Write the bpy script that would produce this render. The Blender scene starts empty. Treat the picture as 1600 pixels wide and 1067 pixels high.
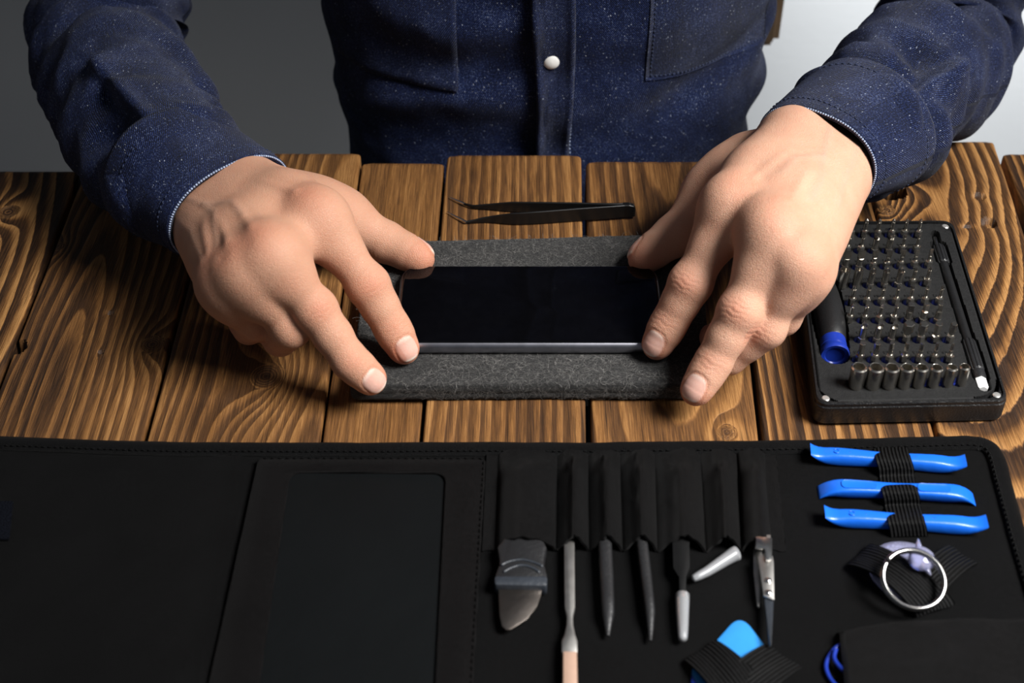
import bpy, bmesh, math, random
import numpy as np
from mathutils import Vector, Matrix
random.seed(7); RNG = np.random.default_rng(11)
SC = bpy.context.scene
COL = SC.collection
PI = math.pi

# ------------------------------------------------------------------ camera, world, lights, exposure
F_PX = 2114.0; PITCH = math.radians(40.5); CAM_H = 0.464          # metres above the table top (z = 0)
CAM = np.array([0.0, -CAM_H / math.tan(PITCH), CAM_H])
_F = np.array([0, math.cos(PITCH), -math.sin(PITCH)]); _U = np.array([0, math.sin(PITCH), math.cos(PITCH)]); _R = np.array([1.0, 0, 0])
cam = bpy.data.cameras.new('camera'); cam_o = bpy.data.objects.new('camera', cam); COL.objects.link(cam_o)
cam.lens = F_PX * 36 / 1600; cam.sensor_width = 36; cam.clip_start = 0.02; cam.clip_end = 30
cam_o.location = CAM; cam_o.rotation_euler = (PI / 2 - PITCH, 0, 0)
cam.dof.use_dof = True; cam.dof.focus_distance = 0.725; cam.dof.aperture_fstop = 9.0
SC.camera = cam_o
SC.view_settings.view_transform = 'Standard'; SC.view_settings.look = 'None'
SC.view_settings.exposure = 0.0; SC.view_settings.gamma = 1.0
try: SC.view_settings.use_curve_mapping = False
except Exception: pass

world = bpy.data.worlds.new('studio_ambient'); SC.world = world; world.use_nodes = True
bg = world.node_tree.nodes['Background']; bg.inputs[0].default_value = (0.80, 0.88, 1.0, 1); bg.inputs[1].default_value = 0.09

def area_light(name, loc, target, sx, sy, power, color=(1, 1, 1), spread=180):
    l = bpy.data.lights.new(name, 'AREA'); l.shape = 'RECTANGLE'; l.size = sx; l.size_y = sy
    l.energy = power; l.color = color; l.spread = math.radians(spread)
    o = bpy.data.objects.new(name, l); COL.objects.link(o); o.location = loc
    o.rotation_euler = (Vector(target) - Vector(loc)).to_track_quat('-Z', 'Y').to_euler()
    return o
area_light('key_softbox', (0.90, -0.40, 1.12), (0.22, -0.24, 0.0), 0.60, 0.60, 9.4, (1.0, 0.985, 0.96), 65)
area_light('wall_softbox', (0.70, 0.88, 0.16), (0.74, 1.30, -0.45), 0.8, 0.3, 5.4, (0.95, 0.98, 1.0), 80)

def ray(px, py):
    d = _F * F_PX + _R * (px - 800) + _U * (533.5 - py); return d / np.linalg.norm(d)
def P(px, py, z=0.0):            # the point of the plane at height z that the photo shows at (px, py)
    d = ray(px, py); return CAM + d * (z - CAM[2]) / d[2]
def PY(px, py, Y):               # the same on an upright plane at depth Y
    d = ray(px, py); return CAM + d * (Y - CAM[1]) / d[1]
A = np.array
def nrm(v): v = np.asarray(v, float); return v / (np.linalg.norm(v) + 1e-12)

# ------------------------------------------------------------------ object helpers
def raw_mesh(name, verts, faces, mat=None, smooth=True, uv=None, attrs=None):
    me = bpy.data.meshes.new(name)
    verts = np.asarray(verts, np.float32)
    if isinstance(faces, np.ndarray):
        nf, k = faces.shape
        me.vertices.add(len(verts)); me.vertices.foreach_set('co', verts.ravel())
        me.loops.add(nf * k); me.loops.foreach_set('vertex_index', faces.astype(np.int32).ravel())
        me.polygons.add(nf); me.polygons.foreach_set('loop_start', np.arange(0, nf * k, k, dtype=np.int32))
        me.update(calc_edges=True); me.validate()
    else:
        me.from_pydata([tuple(map(float, v)) for v in verts], [], [tuple(map(int, f)) for f in faces]); me.update()
    me.polygons.foreach_set('use_smooth', [smooth] * len(me.polygons))
    if uv is not None:
        l = me.uv_layers.new(name='UVMap'); vi = np.empty(len(me.loops), np.int32); me.loops.foreach_get('vertex_index', vi)
        l.data.foreach_set('uv', np.asarray(uv, np.float32)[vi].ravel())
    for an, av in (attrs or {}).items():
        av = np.asarray(av, np.float32)
        if av.ndim == 1:
            a = me.attributes.new(an, 'FLOAT', 'POINT'); a.data.foreach_set('value', av)
        elif av.shape[1] == 3:
            a = me.attributes.new(an, 'FLOAT_VECTOR', 'POINT'); a.data.foreach_set('vector', av.ravel())
        else:
            a = me.attributes.new(an, 'FLOAT_COLOR', 'POINT'); a.data.foreach_set('color', av.ravel())
    if mat: me.materials.append(mat)
    return me

def root_loc(o):
    l = Vector((0, 0, 0))
    while o is not None: l = l + o.location; o = o.parent
    return l
def link(name, me, parent=None, loc=None, auto=None):
    """mesh coordinates are world coordinates; the object's origin moves to loc (top level) or stays at the parent's"""
    o = bpy.data.objects.new(name, me); COL.objects.link(o)
    if parent is not None:
        o.parent = parent; off = root_loc(parent)
    else:
        off = Vector(loc) if loc is not None else Vector((0, 0, 0)); o.location = off
    if off.length > 0: me.transform(Matrix.Translation(-off))
    if auto is not None: sharp(me, auto)
    return o
def sharp(me, deg):
    bm = bmesh.new(); bm.from_mesh(me); lim = math.radians(deg)
    for e in bm.edges:
        if len(e.link_faces) == 2 and e.calc_face_angle(0) > lim: e.smooth = False
    bm.to_mesh(me); bm.free()
def obj(name, verts, faces, mat, parent=None, loc=None, smooth=True, uv=None, attrs=None, auto=None):
    return link(name, raw_mesh(name, verts, faces, mat, smooth, uv, attrs), parent, loc, auto)
def tag(o, label=None, cat=None, group=None, kind=None):
    if label: o['label'] = label
    if cat: o['category'] = cat
    if group: o['group'] = group
    if kind: o['kind'] = kind
    return o
def thing(name, loc, label, cat, group=None):
    o = bpy.data.objects.new(name, None); COL.objects.link(o); o.location = [float(c) for c in loc]
    o.empty_display_size = 0.01
    return tag(o, label, cat, group)

class MB:
    """collects pieces into ONE mesh"""
    def __init__(s): s.v = []; s.f = []; s.uv = []; s.n = 0
    def add(s, v, f, uv=None):
        v = np.asarray(v, float).reshape(-1, 3)
        s.v.append(v); s.f += [tuple(int(i) + s.n for i in q) for q in f]
        s.uv.append(np.zeros((len(v), 2)) if uv is None else np.asarray(uv)); s.n += len(v); return s
    def build(s, name, mat, parent=None, loc=None, smooth=True, auto=35):
        return obj(name, np.vstack(s.v), s.f, mat, parent, loc, smooth, np.vstack(s.uv), None, auto)

def grid_faces(nr, nc, wrap=False, off=0):
    i, j = np.meshgrid(np.arange(nr - 1), np.arange(nc if wrap else nc - 1), indexing='ij')
    j2 = (j + 1) % nc
    return np.stack([i * nc + j, i * nc + j2, (i + 1) * nc + j2, (i + 1) * nc + j], -1).reshape(-1, 4) + off
def loft(rings, caps=(True, True), uv=True):
    rings = np.asarray(rings, float); nr, nc, _ = rings.shape
    f = [tuple(q) for q in grid_faces(nr, nc, True)]
    if caps[0]: f.append(tuple(range(nc - 1, -1, -1)))
    if caps[1]: f.append(tuple(range((nr - 1) * nc, nr * nc)))
    c = rings.mean(1); L = np.concatenate([[0], np.cumsum(np.linalg.norm(np.diff(c, axis=0), axis=1))])
    per = np.linalg.norm(np.diff(np.concatenate([rings, rings[:, :1]], 1), axis=1), axis=2)
    U = np.concatenate([np.zeros((nr, 1)), np.cumsum(per, 1)[:, :-1]], 1)
    return rings.reshape(-1, 3), f, np.stack([U.ravel(), np.repeat(L, nc)], 1)
def frames(pts, up=(0, 0, 1)):
    pts = np.asarray(pts, float); t = np.gradient(pts, axis=0); t /= np.linalg.norm(t, axis=1)[:, None]
    out = []; n = np.asarray(up, float)
    for k in range(len(pts)):
        n = n - t[k] * (n @ t[k]); n = nrm(n); out.append((t[k], np.cross(t[k], n), n))
    return out
def tube(pts, rad, n=10, up=(0, 0, 1), caps=(True, True), sx=1.0, sz=1.0):
    pts = np.asarray(pts, float); rad = np.broadcast_to(rad, (len(pts),))
    a = np.linspace(0, 2 * PI, n, endpoint=False); R = []
    for (t, b, u), p, r in zip(frames(pts, up), pts, rad):
        R.append(p + r * (np.cos(a)[:, None] * b * sx + np.sin(a)[:, None] * u * sz))
    return loft(R, caps)
def torus(c, R, r, n=48, m=10, ax=(0, 0, 1), x=(1, 0, 0), a0=0, a1=2 * PI, flat=1.0):
    z = nrm(ax); x = nrm(np.asarray(x, float) - z * (np.asarray(x, float) @ z)); y = np.cross(z, x); full = abs(a1 - a0 - 2 * PI) < 1e-6
    th = np.linspace(a0, a1, n, endpoint=not full); ph = np.linspace(0, 2 * PI, m, endpoint=False)
    rad = np.cos(th)[:, None] * x + np.sin(th)[:, None] * y
    V = np.asarray(c) + rad[:, None, :] * (R + r * np.cos(ph))[None, :, None] + z * (r * flat * np.sin(ph))[None, :, None]
    v = V.reshape(-1, 3); i, j = np.meshgrid(np.arange(n if full else n - 1), np.arange(m), indexing='ij')
    f = np.stack([i * m + j, ((i + 1) % n) * m + j, ((i + 1) % n) * m + (j + 1) % m, i * m + (j + 1) % m], -1).reshape(-1, 4)
    f = [tuple(q) for q in f]
    if not full: f += [tuple(range(m)), tuple(range((n - 1) * m + m - 1, (n - 1) * m - 1, -1))]
    uv = np.stack([np.repeat(th * R, m), np.tile(ph * r, n)], 1)
    return v, f, uv
def lathe(profile, base, axis=(0, 0, 1), n=24, x=(1, 0, 0), rfun=None):
    """profile: list of (radius, height along the axis)"""
    z = nrm(axis); x = np.asarray(x, float); x = x - z * (x @ z)
    if np.linalg.norm(x) < 1e-4: x = np.array([0, 1.0, 0]) - z * z[1]
    x = nrm(x); y = np.cross(z, x); a = np.linspace(0, 2 * PI, n, endpoint=False)
    R = [np.asarray(base) + z * h + (np.cos(a)[:, None] * x + np.sin(a)[:, None] * y) * (r * (1 if rfun is None else rfun(a)[:, None])) for r, h in profile]
    return loft(R, (True, True))
def box(x0, x1, y0, y1, z0, z1):
    v = [(x, y, z) for z in (z0, z1) for x, y in ((x0, y0), (x1, y0), (x1, y1), (x0, y1))]
    return v, [(3, 2, 1, 0), (4, 5, 6, 7), (0, 1, 5, 4), (1, 2, 6, 5), (2, 3, 7, 6), (3, 0, 4, 7)]
def prism(outline, z0, z1, bev=0.0, seg=3):
    """vertical-sided plate over a 2-D outline (n x 2), optionally with rounded top and bottom edges"""
    o = np.asarray(outline, float); n = len(o)
    if np.sum(o[:, 0] * np.roll(o[:, 1], -1) - o[:, 1] * np.roll(o[:, 0], -1)) < 0: o = o[::-1]
    d1 = o - np.roll(o, 1, 0); d2 = np.roll(o, -1, 0) - o
    n1 = np.stack([d1[:, 1], -d1[:, 0]], 1); n2 = np.stack([d2[:, 1], -d2[:, 0]], 1)
    n1 /= np.linalg.norm(n1, axis=1)[:, None] + 1e-12; n2 /= np.linalg.norm(n2, axis=1)[:, None] + 1e-12
    nn = n1 + n2; nn /= np.maximum(np.sum(nn * n1, 1), 0.3)[:, None]
    R = []
    if bev > 0:
        for k in range(seg + 1):
            a = PI / 2 * k / seg; q = o - nn * bev * (1 - math.sin(a)); R.append(np.column_stack([q, np.full(n, z0 + bev * (1 - math.cos(a)))]))
        for k in range(seg + 1):
            a = PI / 2 * k / seg; q = o - nn * bev * (1 - math.cos(a)); R.append(np.column_stack([q, np.full(n, z1 - bev * (1 - math.sin(a)))]))
    else:
        R = [np.column_stack([o, np.full(n, z)]) for z in (z0, z1)]
    v, f, _ = loft(R); return v, f, v[:, :2].copy()
def rrect(corners, r, seg=6):
    """rounded polygon; corners n x 2, radius r (number or list)"""
    c = np.asarray(corners, float); n = len(c); out = []; rr = np.broadcast_to(r, (n,))
    for i in range(n):
        p, a, b = c[i], nrm(c[i - 1] - c[i]), nrm(c[(i + 1) % n] - c[i])
        ang = math.acos(np.clip(a @ b, -1, 1)); t = min(rr[i] / math.tan(ang / 2), 0.49 * np.linalg.norm(c[i - 1] - c[i]), 0.49 * np.linalg.norm(c[(i + 1) % n] - c[i]))
        s, e = p + a * t, p + b * t
        for k in range(seg + 1):
            u = k / seg; out.append((1 - u) ** 2 * s + 2 * u * (1 - u) * (p * 0.88 + (s + e) / 2 * 0.12) + u * u * e)
    return np.array(out)
def sheet(G, th, closed=True):
    """grid of points G (nr,nc,3) thickened by th towards -normal: a cloth-like slab"""
    G = np.asarray(G, float); nr, nc, _ = G.shape
    n = np.cross(np.gradient(G, axis=1), np.gradient(G, axis=0)); n /= np.linalg.norm(n, axis=2)[..., None] + 1e-12
    if n[..., 2].mean() < 0: n = -n
    H = G - n * th; v = np.concatenate([G.reshape(-1, 3), H.reshape(-1, 3)]); N = nr * nc
    f1 = grid_faces(nr, nc); nn = np.cross(v[f1[0, 1]] - v[f1[0, 0]], v[f1[0, 3]] - v[f1[0, 0]])
    if nn @ n[0, 0] < 0: f1 = f1[:, ::-1]
    f = [tuple(q) for q in f1] + [tuple(q[::-1] + N) for q in f1]
    b = [i for i in range(nc)] + [i * nc + nc - 1 for i in range(1, nr)] + [(nr - 1) * nc + i for i in range(nc - 2, -1, -1)] + [i * nc for i in range(nr - 2, 0, -1)]
    for k in range(len(b)):
        p, q = b[k], b[(k + 1) % len(b)]; f.append((p, q, q + N, p + N))
    du = np.concatenate([np.zeros((nr, 1)), np.cumsum(np.linalg.norm(np.diff(G, axis=1), axis=2), 1)], 1)
    dv = np.concatenate([np.zeros((1, nc)), np.cumsum(np.linalg.norm(np.diff(G, axis=0), axis=2), 0)], 0)
    uv = np.stack([du.ravel(), dv.ravel()], 1)
    return v, f, np.concatenate([uv, uv])
def quad_grid(p00, p10, p01, p11, nu, nv):
    u = np.linspace(0, 1, nu)[None, :, None]; v = np.linspace(0, 1, nv)[:, None, None]
    p00, p10, p01, p11 = map(np.asarray, (p00, p10, p01, p11))
    return (1 - v) * ((1 - u) * p00 + u * p10) + v * ((1 - u) * p01 + u * p11)
def noise2(x, y, seed=0):
    x = np.asarray(x, float); y = np.asarray(y, float); xi = np.floor(x).astype(int); yi = np.floor(y).astype(int); fx = x - xi; fy = y - yi
    fx = fx * fx * (3 - 2 * fx); fy = fy * fy * (3 - 2 * fy)
    def h(a, b):
        s = np.sin(a * 127.1 + b * 311.7 + seed * 74.7) * 43758.5453; return s - np.floor(s)
    return (h(xi, yi) * (1 - fx) + h(xi + 1, yi) * fx) * (1 - fy) + (h(xi, yi + 1) * (1 - fx) + h(xi + 1, yi + 1) * fx) * fy
def fbm(x, y, seed=0, oct=3):
    r = 0; a = 0.5
    for k in range(oct): r = r + a * (noise2(x, y, seed + k) - 0.5); x = np.asarray(x) * 2.03; y = np.asarray(y) * 2.03; a *= 0.5
    return r
def sstep(a, b, x): t = np.clip((np.asarray(x, float) - a) / (b - a), 0, 1); return t * t * (3 - 2 * t)
def bez(pts, n):            # Catmull-Rom through pts
    p = np.asarray(pts, float); p = np.vstack([2 * p[0] - p[1], p, 2 * p[-1] - p[-2]]); out = []
    m = len(p) - 3
    for s in np.linspace(0, m, n):
        i = min(int(s), m - 1); t = s - i; a, b, c, d = p[i:i + 4]
        out.append(0.5 * (2 * b + (c - a) * t + (2 * a - 5 * b + 4 * c - d) * t * t + (3 * b - a - 3 * c + d) * t ** 3))
    return np.array(out)
def interp_cols(s, ks, cols):
    return np.stack([np.interp(s, ks, np.asarray(cols, float)[:, k]) for k in range(np.asarray(cols).shape[1])], -1)

# ------------------------------------------------------------------ materials
def mat_new(name):
    m = bpy.data.materials.new(name); m.use_nodes = True; nt = m.node_tree
    return m, nt, nt.nodes['Principled BSDF']
def N(nt, t, **kw):
    n = nt.nodes.new(t)
    for k, v in kw.items():
        if k == 'inp':
            for a, b in v.items(): n.inputs[a].default_value = b
        else: setattr(n, k, v)
    return n
def L(nt, a, b): nt.links.new(a, b)
def math_n(nt, op, a, b=None, c=None, clamp=False):
    n = N(nt, 'ShaderNodeMath', operation=op, use_clamp=clamp)
    for i, v in enumerate((a, b, c)):
        if v is None: continue
        if isinstance(v, (int, float)): n.inputs[i].default_value = v
        else: L(nt, v, n.inputs[i])
    return n.outputs[0]
def ramp(nt, fac, stops, interp='LINEAR'):
    r = N(nt, 'ShaderNodeValToRGB'); cr = r.color_ramp; cr.interpolation = interp
    while len(cr.elements) < len(stops): cr.elements.new(0.5)
    for e, (p, c) in zip(cr.elements, stops): e.position = p; e.color = (*c, 1) if len(c) == 3 else c
    L(nt, fac, r.inputs[0]); return r.outputs[0]
def mix(nt, fac, a, b, mode='MIX'):
    n = N(nt, 'ShaderNodeMix', data_type='RGBA', blend_type=mode)
    for sock, v in ((n.inputs[0], fac), (n.inputs[6], a), (n.inputs[7], b)):
        if isinstance(v, (int, float)): sock.default_value = v
        elif isinstance(v, tuple): sock.default_value = (*v, 1) if len(v) == 3 else v
        else: L(nt, v, sock)
    return n.outputs[2]
def bump(nt, bsdf, h, dist=0.001, strength=1.0):
    b = N(nt, 'ShaderNodeBump'); b.inputs['Strength'].default_value = strength; b.inputs['Distance'].default_value = dist
    L(nt, h, b.inputs['Height']); L(nt, b.outputs[0], bsdf.inputs['Normal']); return b
def coords(nt, scale=(1, 1, 1), rot=(0, 0, 0), uv=False, attr=None):
    tc = N(nt, 'ShaderNodeTexCoord'); mp = N(nt, 'ShaderNodeMapping')
    mp.inputs['Scale'].default_value = scale; mp.inputs['Rotation'].default_value = rot
    if attr: a = N(nt, 'ShaderNodeAttribute', attribute_name=attr); L(nt, a.outputs['Vector'], mp.inputs[0])
    else: L(nt, tc.outputs['UV' if uv else 'Object'], mp.inputs[0])
    return mp.outputs[0]
def noise_n(nt, vec, scale, detail=4, rough=0.5, dist=0.0):
    n = N(nt, 'ShaderNodeTexNoise'); n.inputs['Scale'].default_value = scale; n.inputs['Detail'].default_value = detail
    n.inputs['Roughness'].default_value = rough; n.inputs['Distortion'].default_value = dist; L(nt, vec, n.inputs['Vector']); return n.outputs[0]
def plain(name, col, rough=0.5, metal=0.0, grain=0.0, gscale=800, spec=0.5, coat=0.0, vary=0.12):
    m, nt, b = mat_new(name); v = coords(nt); nz = noise_n(nt, v, gscale * 0.25, 3)
    d = tuple(c * (1 - vary) for c in col); u = tuple(min(1, c * (1 + vary)) for c in col)
    L(nt, ramp(nt, nz, [(0.3, d), (0.7, u)]), b.inputs['Base Color'])
    b.inputs['Roughness'].default_value = rough; b.inputs['Metallic'].default_value = metal; b.inputs['Specular IOR Level'].default_value = spec
    b.inputs['Coat Weight'].default_value = coat
    if grain > 0: bump(nt, b, noise_n(nt, v, gscale, 3), grain)
    return m
def m_clear(name, col=(0.93, 0.94, 0.97), rough=0.12, alpha_t=1.0):
    m, nt, b = mat_new(name); v = coords(nt); nz = noise_n(nt, v, 300, 2)
    L(nt, ramp(nt, nz, [(0.2, col), (0.8, tuple(c * 0.97 for c in col))]), b.inputs['Base Color'])
    b.inputs['Transmission Weight'].default_value = alpha_t; b.inputs['Roughness'].default_value = rough; b.inputs['IOR'].default_value = 1.4
    return m
def m_wood():
    m, nt, b = mat_new('stained_pine')
    ring = N(nt, 'ShaderNodeAttribute', attribute_name='ring').outputs['Fac']
    knot = N(nt, 'ShaderNodeAttribute', attribute_name='knot').outputs['Fac']
    tone = N(nt, 'ShaderNodeAttribute', attribute_name='tone').outputs['Fac']
    con = N(nt, 'ShaderNodeAttribute', attribute_name='contrast').outputs['Fac']
    v1 = coords(nt, (1, 0.06, 1), attr='grain'); v2 = coords(nt, (1, 0.025, 1), attr='grain'); v0 = coords(nt, (1, 0.16, 1), attr='grain')
    fine = noise_n(nt, v2, 1500, 5, 0.7); med = noise_n(nt, v1, 160, 5, 0.6); big = noise_n(nt, v0, 16, 3, 0.55)
    r = math_n(nt, 'ADD', ring, math_n(nt, 'MULTIPLY', math_n(nt, 'SUBTRACT', med, 0.5), 0.22))
    r = math_n(nt, 'ADD', r, math_n(nt, 'MULTIPLY', math_n(nt, 'SUBTRACT', noise_n(nt, v0, 55, 3), 0.5), 0.45))
    r = math_n(nt, 'ADD', r, math_n(nt, 'MULTIPLY', math_n(nt, 'SUBTRACT', fine, 0.5), 0.30))
    fr = math_n(nt, 'FRACT', r)
    cell = math_n(nt, 'FRACT', math_n(nt, 'MULTIPLY', math_n(nt, 'SINE', math_n(nt, 'MULTIPLY', math_n(nt, 'FLOOR', r), 12.9)), 437.5))
    prof = ramp(nt, fr, [(0.0, (1, 1, 1)), (0.06, (0.06,) * 3), (0.45, (0.2,) * 3), (0.72, (0.75,) * 3), (1.0, (1, 1, 1))])
    prof = math_n(nt, 'MULTIPLY', prof, math_n(nt, 'ADD', 0.72, math_n(nt, 'MULTIPLY', cell, 0.28)))
    # grey-brown soft wood against golden hard wood
    f = math_n(nt, 'ADD', math_n(nt, 'MULTIPLY', math_n(nt, 'SUBTRACT', prof, 0.45), con), 0.48)
    f = math_n(nt, 'ADD', f, math_n(nt, 'MULTIPLY', math_n(nt, 'SUBTRACT', fine, 0.5), 1.25))
    f = math_n(nt, 'ADD', f, math_n(nt, 'MULTIPLY', math_n(nt, 'SUBTRACT', big, 0.5), 0.9))
    f = math_n(nt, 'ADD', f, tone, clamp=True)
    col = ramp(nt, f, [(0.0, (0.020, 0.0085, 0.0035)), (0.32, (0.080, 0.0345, 0.011)), (0.6, (0.188, 0.083, 0.024)), (1.0, (0.41, 0.208, 0.070))])
    crack = ramp(nt, noise_n(nt, coords(nt, (1, 0.02, 1), attr='grain'), 700, 3, 0.55), [(0.30, (0.22,) * 3), (0.40, (1, 1, 1))])
    col = mix(nt, 0.8, col, crack, 'MULTIPLY')
    col = mix(nt, knot, col, (0.035, 0.016, 0.009))
    L(nt, col, b.inputs['Base Color'])
    L(nt, ramp(nt, med, [(0.2, (0.42,) * 3), (0.8, (0.62,) * 3)]), b.inputs['Roughness'])
    b.inputs['Specular IOR Level'].default_value = 0.4
    h = math_n(nt, 'ADD', math_n(nt, 'MULTIPLY', prof, 0.25), math_n(nt, 'MULTIPLY', fine, 0.8))
    bump(nt, b, h, 0.0008, 0.8)
    return m
def m_denim(name='denim', k=1.0):
    m, nt, b = mat_new(name)
    tc = N(nt, 'ShaderNodeTexCoord').outputs['UV']
    sep = N(nt, 'ShaderNodeSeparateXYZ'); L(nt, tc, sep.inputs[0]); U, V = sep.outputs[0], sep.outputs[1]
    tw = math_n(nt, 'SINE', math_n(nt, 'MULTIPLY', math_n(nt, 'ADD', U, math_n(nt, 'MULTIPLY', V, 0.8)), 2 * PI / 0.00125))
    yarn = noise_n(nt, coords(nt, (1, 0.06, 1), uv=True), 1600, 3, 0.7)
    cross = noise_n(nt, coords(nt, (0.08, 1, 1), uv=True), 1500, 3, 0.7)
    wear = noise_n(nt, coords(nt, uv=True), 40, 4, 0.6)
    vo = N(nt, 'ShaderNodeTexVoronoi'); vo.inputs['Scale'].default_value = 950; L(nt, coords(nt, (1, 0.7, 1), (0, 0, 0.5), uv=True), vo.inputs['Vector'])
    sx = N(nt, 'ShaderNodeSeparateXYZ'); L(nt, vo.outputs['Color'], sx.inputs[0])
    rad = math_n(nt, 'MULTIPLY', math_n(nt, 'POWER', sx.outputs[0], 7.0), 0.38)
    fleck = math_n(nt, 'LESS_THAN', vo.outputs['Distance'], rad)
    salt = noise_n(nt, coords(nt, uv=True), 1150, 3, 0.8)
    f = math_n(nt, 'ADD', math_n(nt, 'MULTIPLY', tw, 0.13), math_n(nt, 'MULTIPLY', yarn, 0.45))
    f = math_n(nt, 'ADD', f, math_n(nt, 'MULTIPLY', cross, 0.3)); f = math_n(nt, 'ADD', f, math_n(nt, 'MULTIPLY', wear, 0.45))
    f = math_n(nt, 'ADD', f, math_n(nt, 'MULTIPLY', math_n(nt, 'SUBTRACT', salt, 0.5), 1.5))
    c = [tuple(x * k for x in q) for q in ((0.0012, 0.0020, 0.0065), (0.0036, 0.0075, 0.032), (0.0115, 0.0235, 0.098), (0.16, 0.20, 0.31))]
    col = ramp(nt, f, [(0.38, c[0]), (0.58, c[1]), (0.80, c[2]), (1.0, c[3])])
    col = mix(nt, math_n(nt, 'MULTIPLY', fleck, math_n(nt, 'ADD', math_n(nt, 'MULTIPLY', sx.outputs[1], 0.6), 0.05)), col, (0.42, 0.46, 0.55))
    L(nt, col, b.inputs['Base Color']); b.inputs['Roughness'].default_value = 0.9; b.inputs['Specular IOR Level'].default_value = 0.12
    b.inputs['Sheen Weight'].default_value = 0.08; b.inputs['Sheen Roughness'].default_value = 0.5
    h = math_n(nt, 'ADD', math_n(nt, 'MULTIPLY', tw, 0.3), math_n(nt, 'ADD', yarn, cross)); h = math_n(nt, 'ADD', h, math_n(nt, 'MULTIPLY', wear, 1.5))
    bump(nt, b, h, 0.0007, 0.9); return m
def m_nylon(name, col=(0.0030, 0.0030, 0.0032), scale=0.0011, rough=0.6, diag=True, depth=0.0005, spec=0.12):
    m, nt, b = mat_new(name); tc = N(nt, 'ShaderNodeTexCoord').outputs['UV']
    sep = N(nt, 'ShaderNodeSeparateXYZ'); L(nt, tc, sep.inputs[0]); U, V = sep.outputs[0], sep.outputs[1]; w = 2 * PI / scale
    a = math_n(nt, 'SINE', math_n(nt, 'MULTIPLY', math_n(nt, 'ADD', U, V), w)) if diag else math_n(nt, 'SINE', math_n(nt, 'MULTIPLY', U, w))
    c = math_n(nt, 'SINE', math_n(nt, 'MULTIPLY', math_n(nt, 'SUBTRACT', U, V), w)) if diag else math_n(nt, 'SINE', math_n(nt, 'MULTIPLY', V, w))
    h = math_n(nt, 'MULTIPLY', a, c) if diag else a
    nz = noise_n(nt, coords(nt, uv=True), 500, 3); big = noise_n(nt, coords(nt, uv=True), 25, 3)
    f = math_n(nt, 'ADD', math_n(nt, 'MULTIPLY', h, 0.28), math_n(nt, 'ADD', math_n(nt, 'MULTIPLY', nz, 0.5), math_n(nt, 'MULTIPLY', big, 0.4)))
    L(nt, ramp(nt, f, [(0.12, tuple(x * 0.2 for x in col)), (0.78, tuple(x * 1.9 for x in col))]), b.inputs['Base Color'])
    b.inputs['Roughness'].default_value = rough; b.inputs['Specular IOR Level'].default_value = spec
    bump(nt, b, math_n(nt, 'ADD', h, nz), depth, 0.8); return m
def m_felt():
    m, nt, b = mat_new('grey_wool_felt'); v = coords(nt); vd = noise_n(nt, v, 120, 2)
    a = noise_n(nt, coords(nt, (1, 0.25, 1), (0, 0, 0.5)), 1300, 4, 0.75, 1.2); c = noise_n(nt, coords(nt, (0.25, 1, 1), (0, 0, 0.3)), 1300, 4, 0.75, 1.2)
    d = noise_n(nt, v, 420, 4, 0.75, 1.5)
    f = math_n(nt, 'ADD', math_n(nt, 'MULTIPLY', math_n(nt, 'MAXIMUM', a, c), 0.8), math_n(nt, 'MULTIPLY', d, 0.45)); f = math_n(nt, 'ADD', f, math_n(nt, 'MULTIPLY', vd, 0.1))
    L(nt, ramp(nt, f, [(0.56, (0.003, 0.003, 0.003)), (0.72, (0.017, 0.0165, 0.016)), (0.86, (0.075, 0.072, 0.068)), (0.97, (0.20, 0.192, 0.182))]), b.inputs['Base Color'])
    b.inputs['Roughness'].default_value = 1.0; b.inputs['Specular IOR Level'].default_value = 0.05; b.inputs['Sheen Weight'].default_value = 0.15
    bump(nt, b, f, 0.0018, 1.0); return m
def m_skin():
    m, nt, b = mat_new('skin'); at = N(nt, 'ShaderNodeAttribute', attribute_name='skin_tone'); nl = N(nt, 'ShaderNodeAttribute', attribute_name='nail').outputs['Fac']
    v = coords(nt); mott = noise_n(nt, v, 90, 4, 0.6); pores = noise_n(nt, v, 1500, 2, 0.6)
    vo = N(nt, 'ShaderNodeTexVoronoi', feature='DISTANCE_TO_EDGE'); vo.inputs['Scale'].default_value = 1000; L(nt, v, vo.inputs['Vector'])
    c = mix(nt, ramp(nt, mott, [(0.35, (0, 0, 0)), (0.7, (0.35,) * 3)]), at.outputs['Color'], mix(nt, 0.6, at.outputs['Color'], (0.48, 0.17, 0.10)))
    c = mix(nt, ramp(nt, pores, [(0.3, (0.22,) * 3), (0.6, (0, 0, 0))]), c, mix(nt, 0.5, at.outputs['Color'], (0.30, 0.13, 0.07)))
    L(nt, c, b.inputs['Base Color'])
    b.inputs['Subsurface Weight'].default_value = 0.22; b.inputs['Subsurface Radius'].default_value = (1.0, 0.38, 0.2); b.inputs['Subsurface Scale'].default_value = 0.0035
    L(nt, ramp(nt, nl, [(0.0, (0.56,) * 3), (1.0, (0.32,) * 3)]), b.inputs['Roughness']); b.inputs['Specular IOR Level'].default_value = 0.36
    inv = math_n(nt, 'SUBTRACT', 1.0, nl)
    h = math_n(nt, 'MULTIPLY', math_n(nt, 'ADD', math_n(nt, 'MULTIPLY', math_n(nt, 'MINIMUM', vo.outputs['Distance'], 0.16), 4.0), math_n(nt, 'MULTIPLY', noise_n(nt, v, 520, 4, 0.65), 1.3)), inv)
    bump(nt, b, h, 0.00022, 0.7); return m
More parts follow.
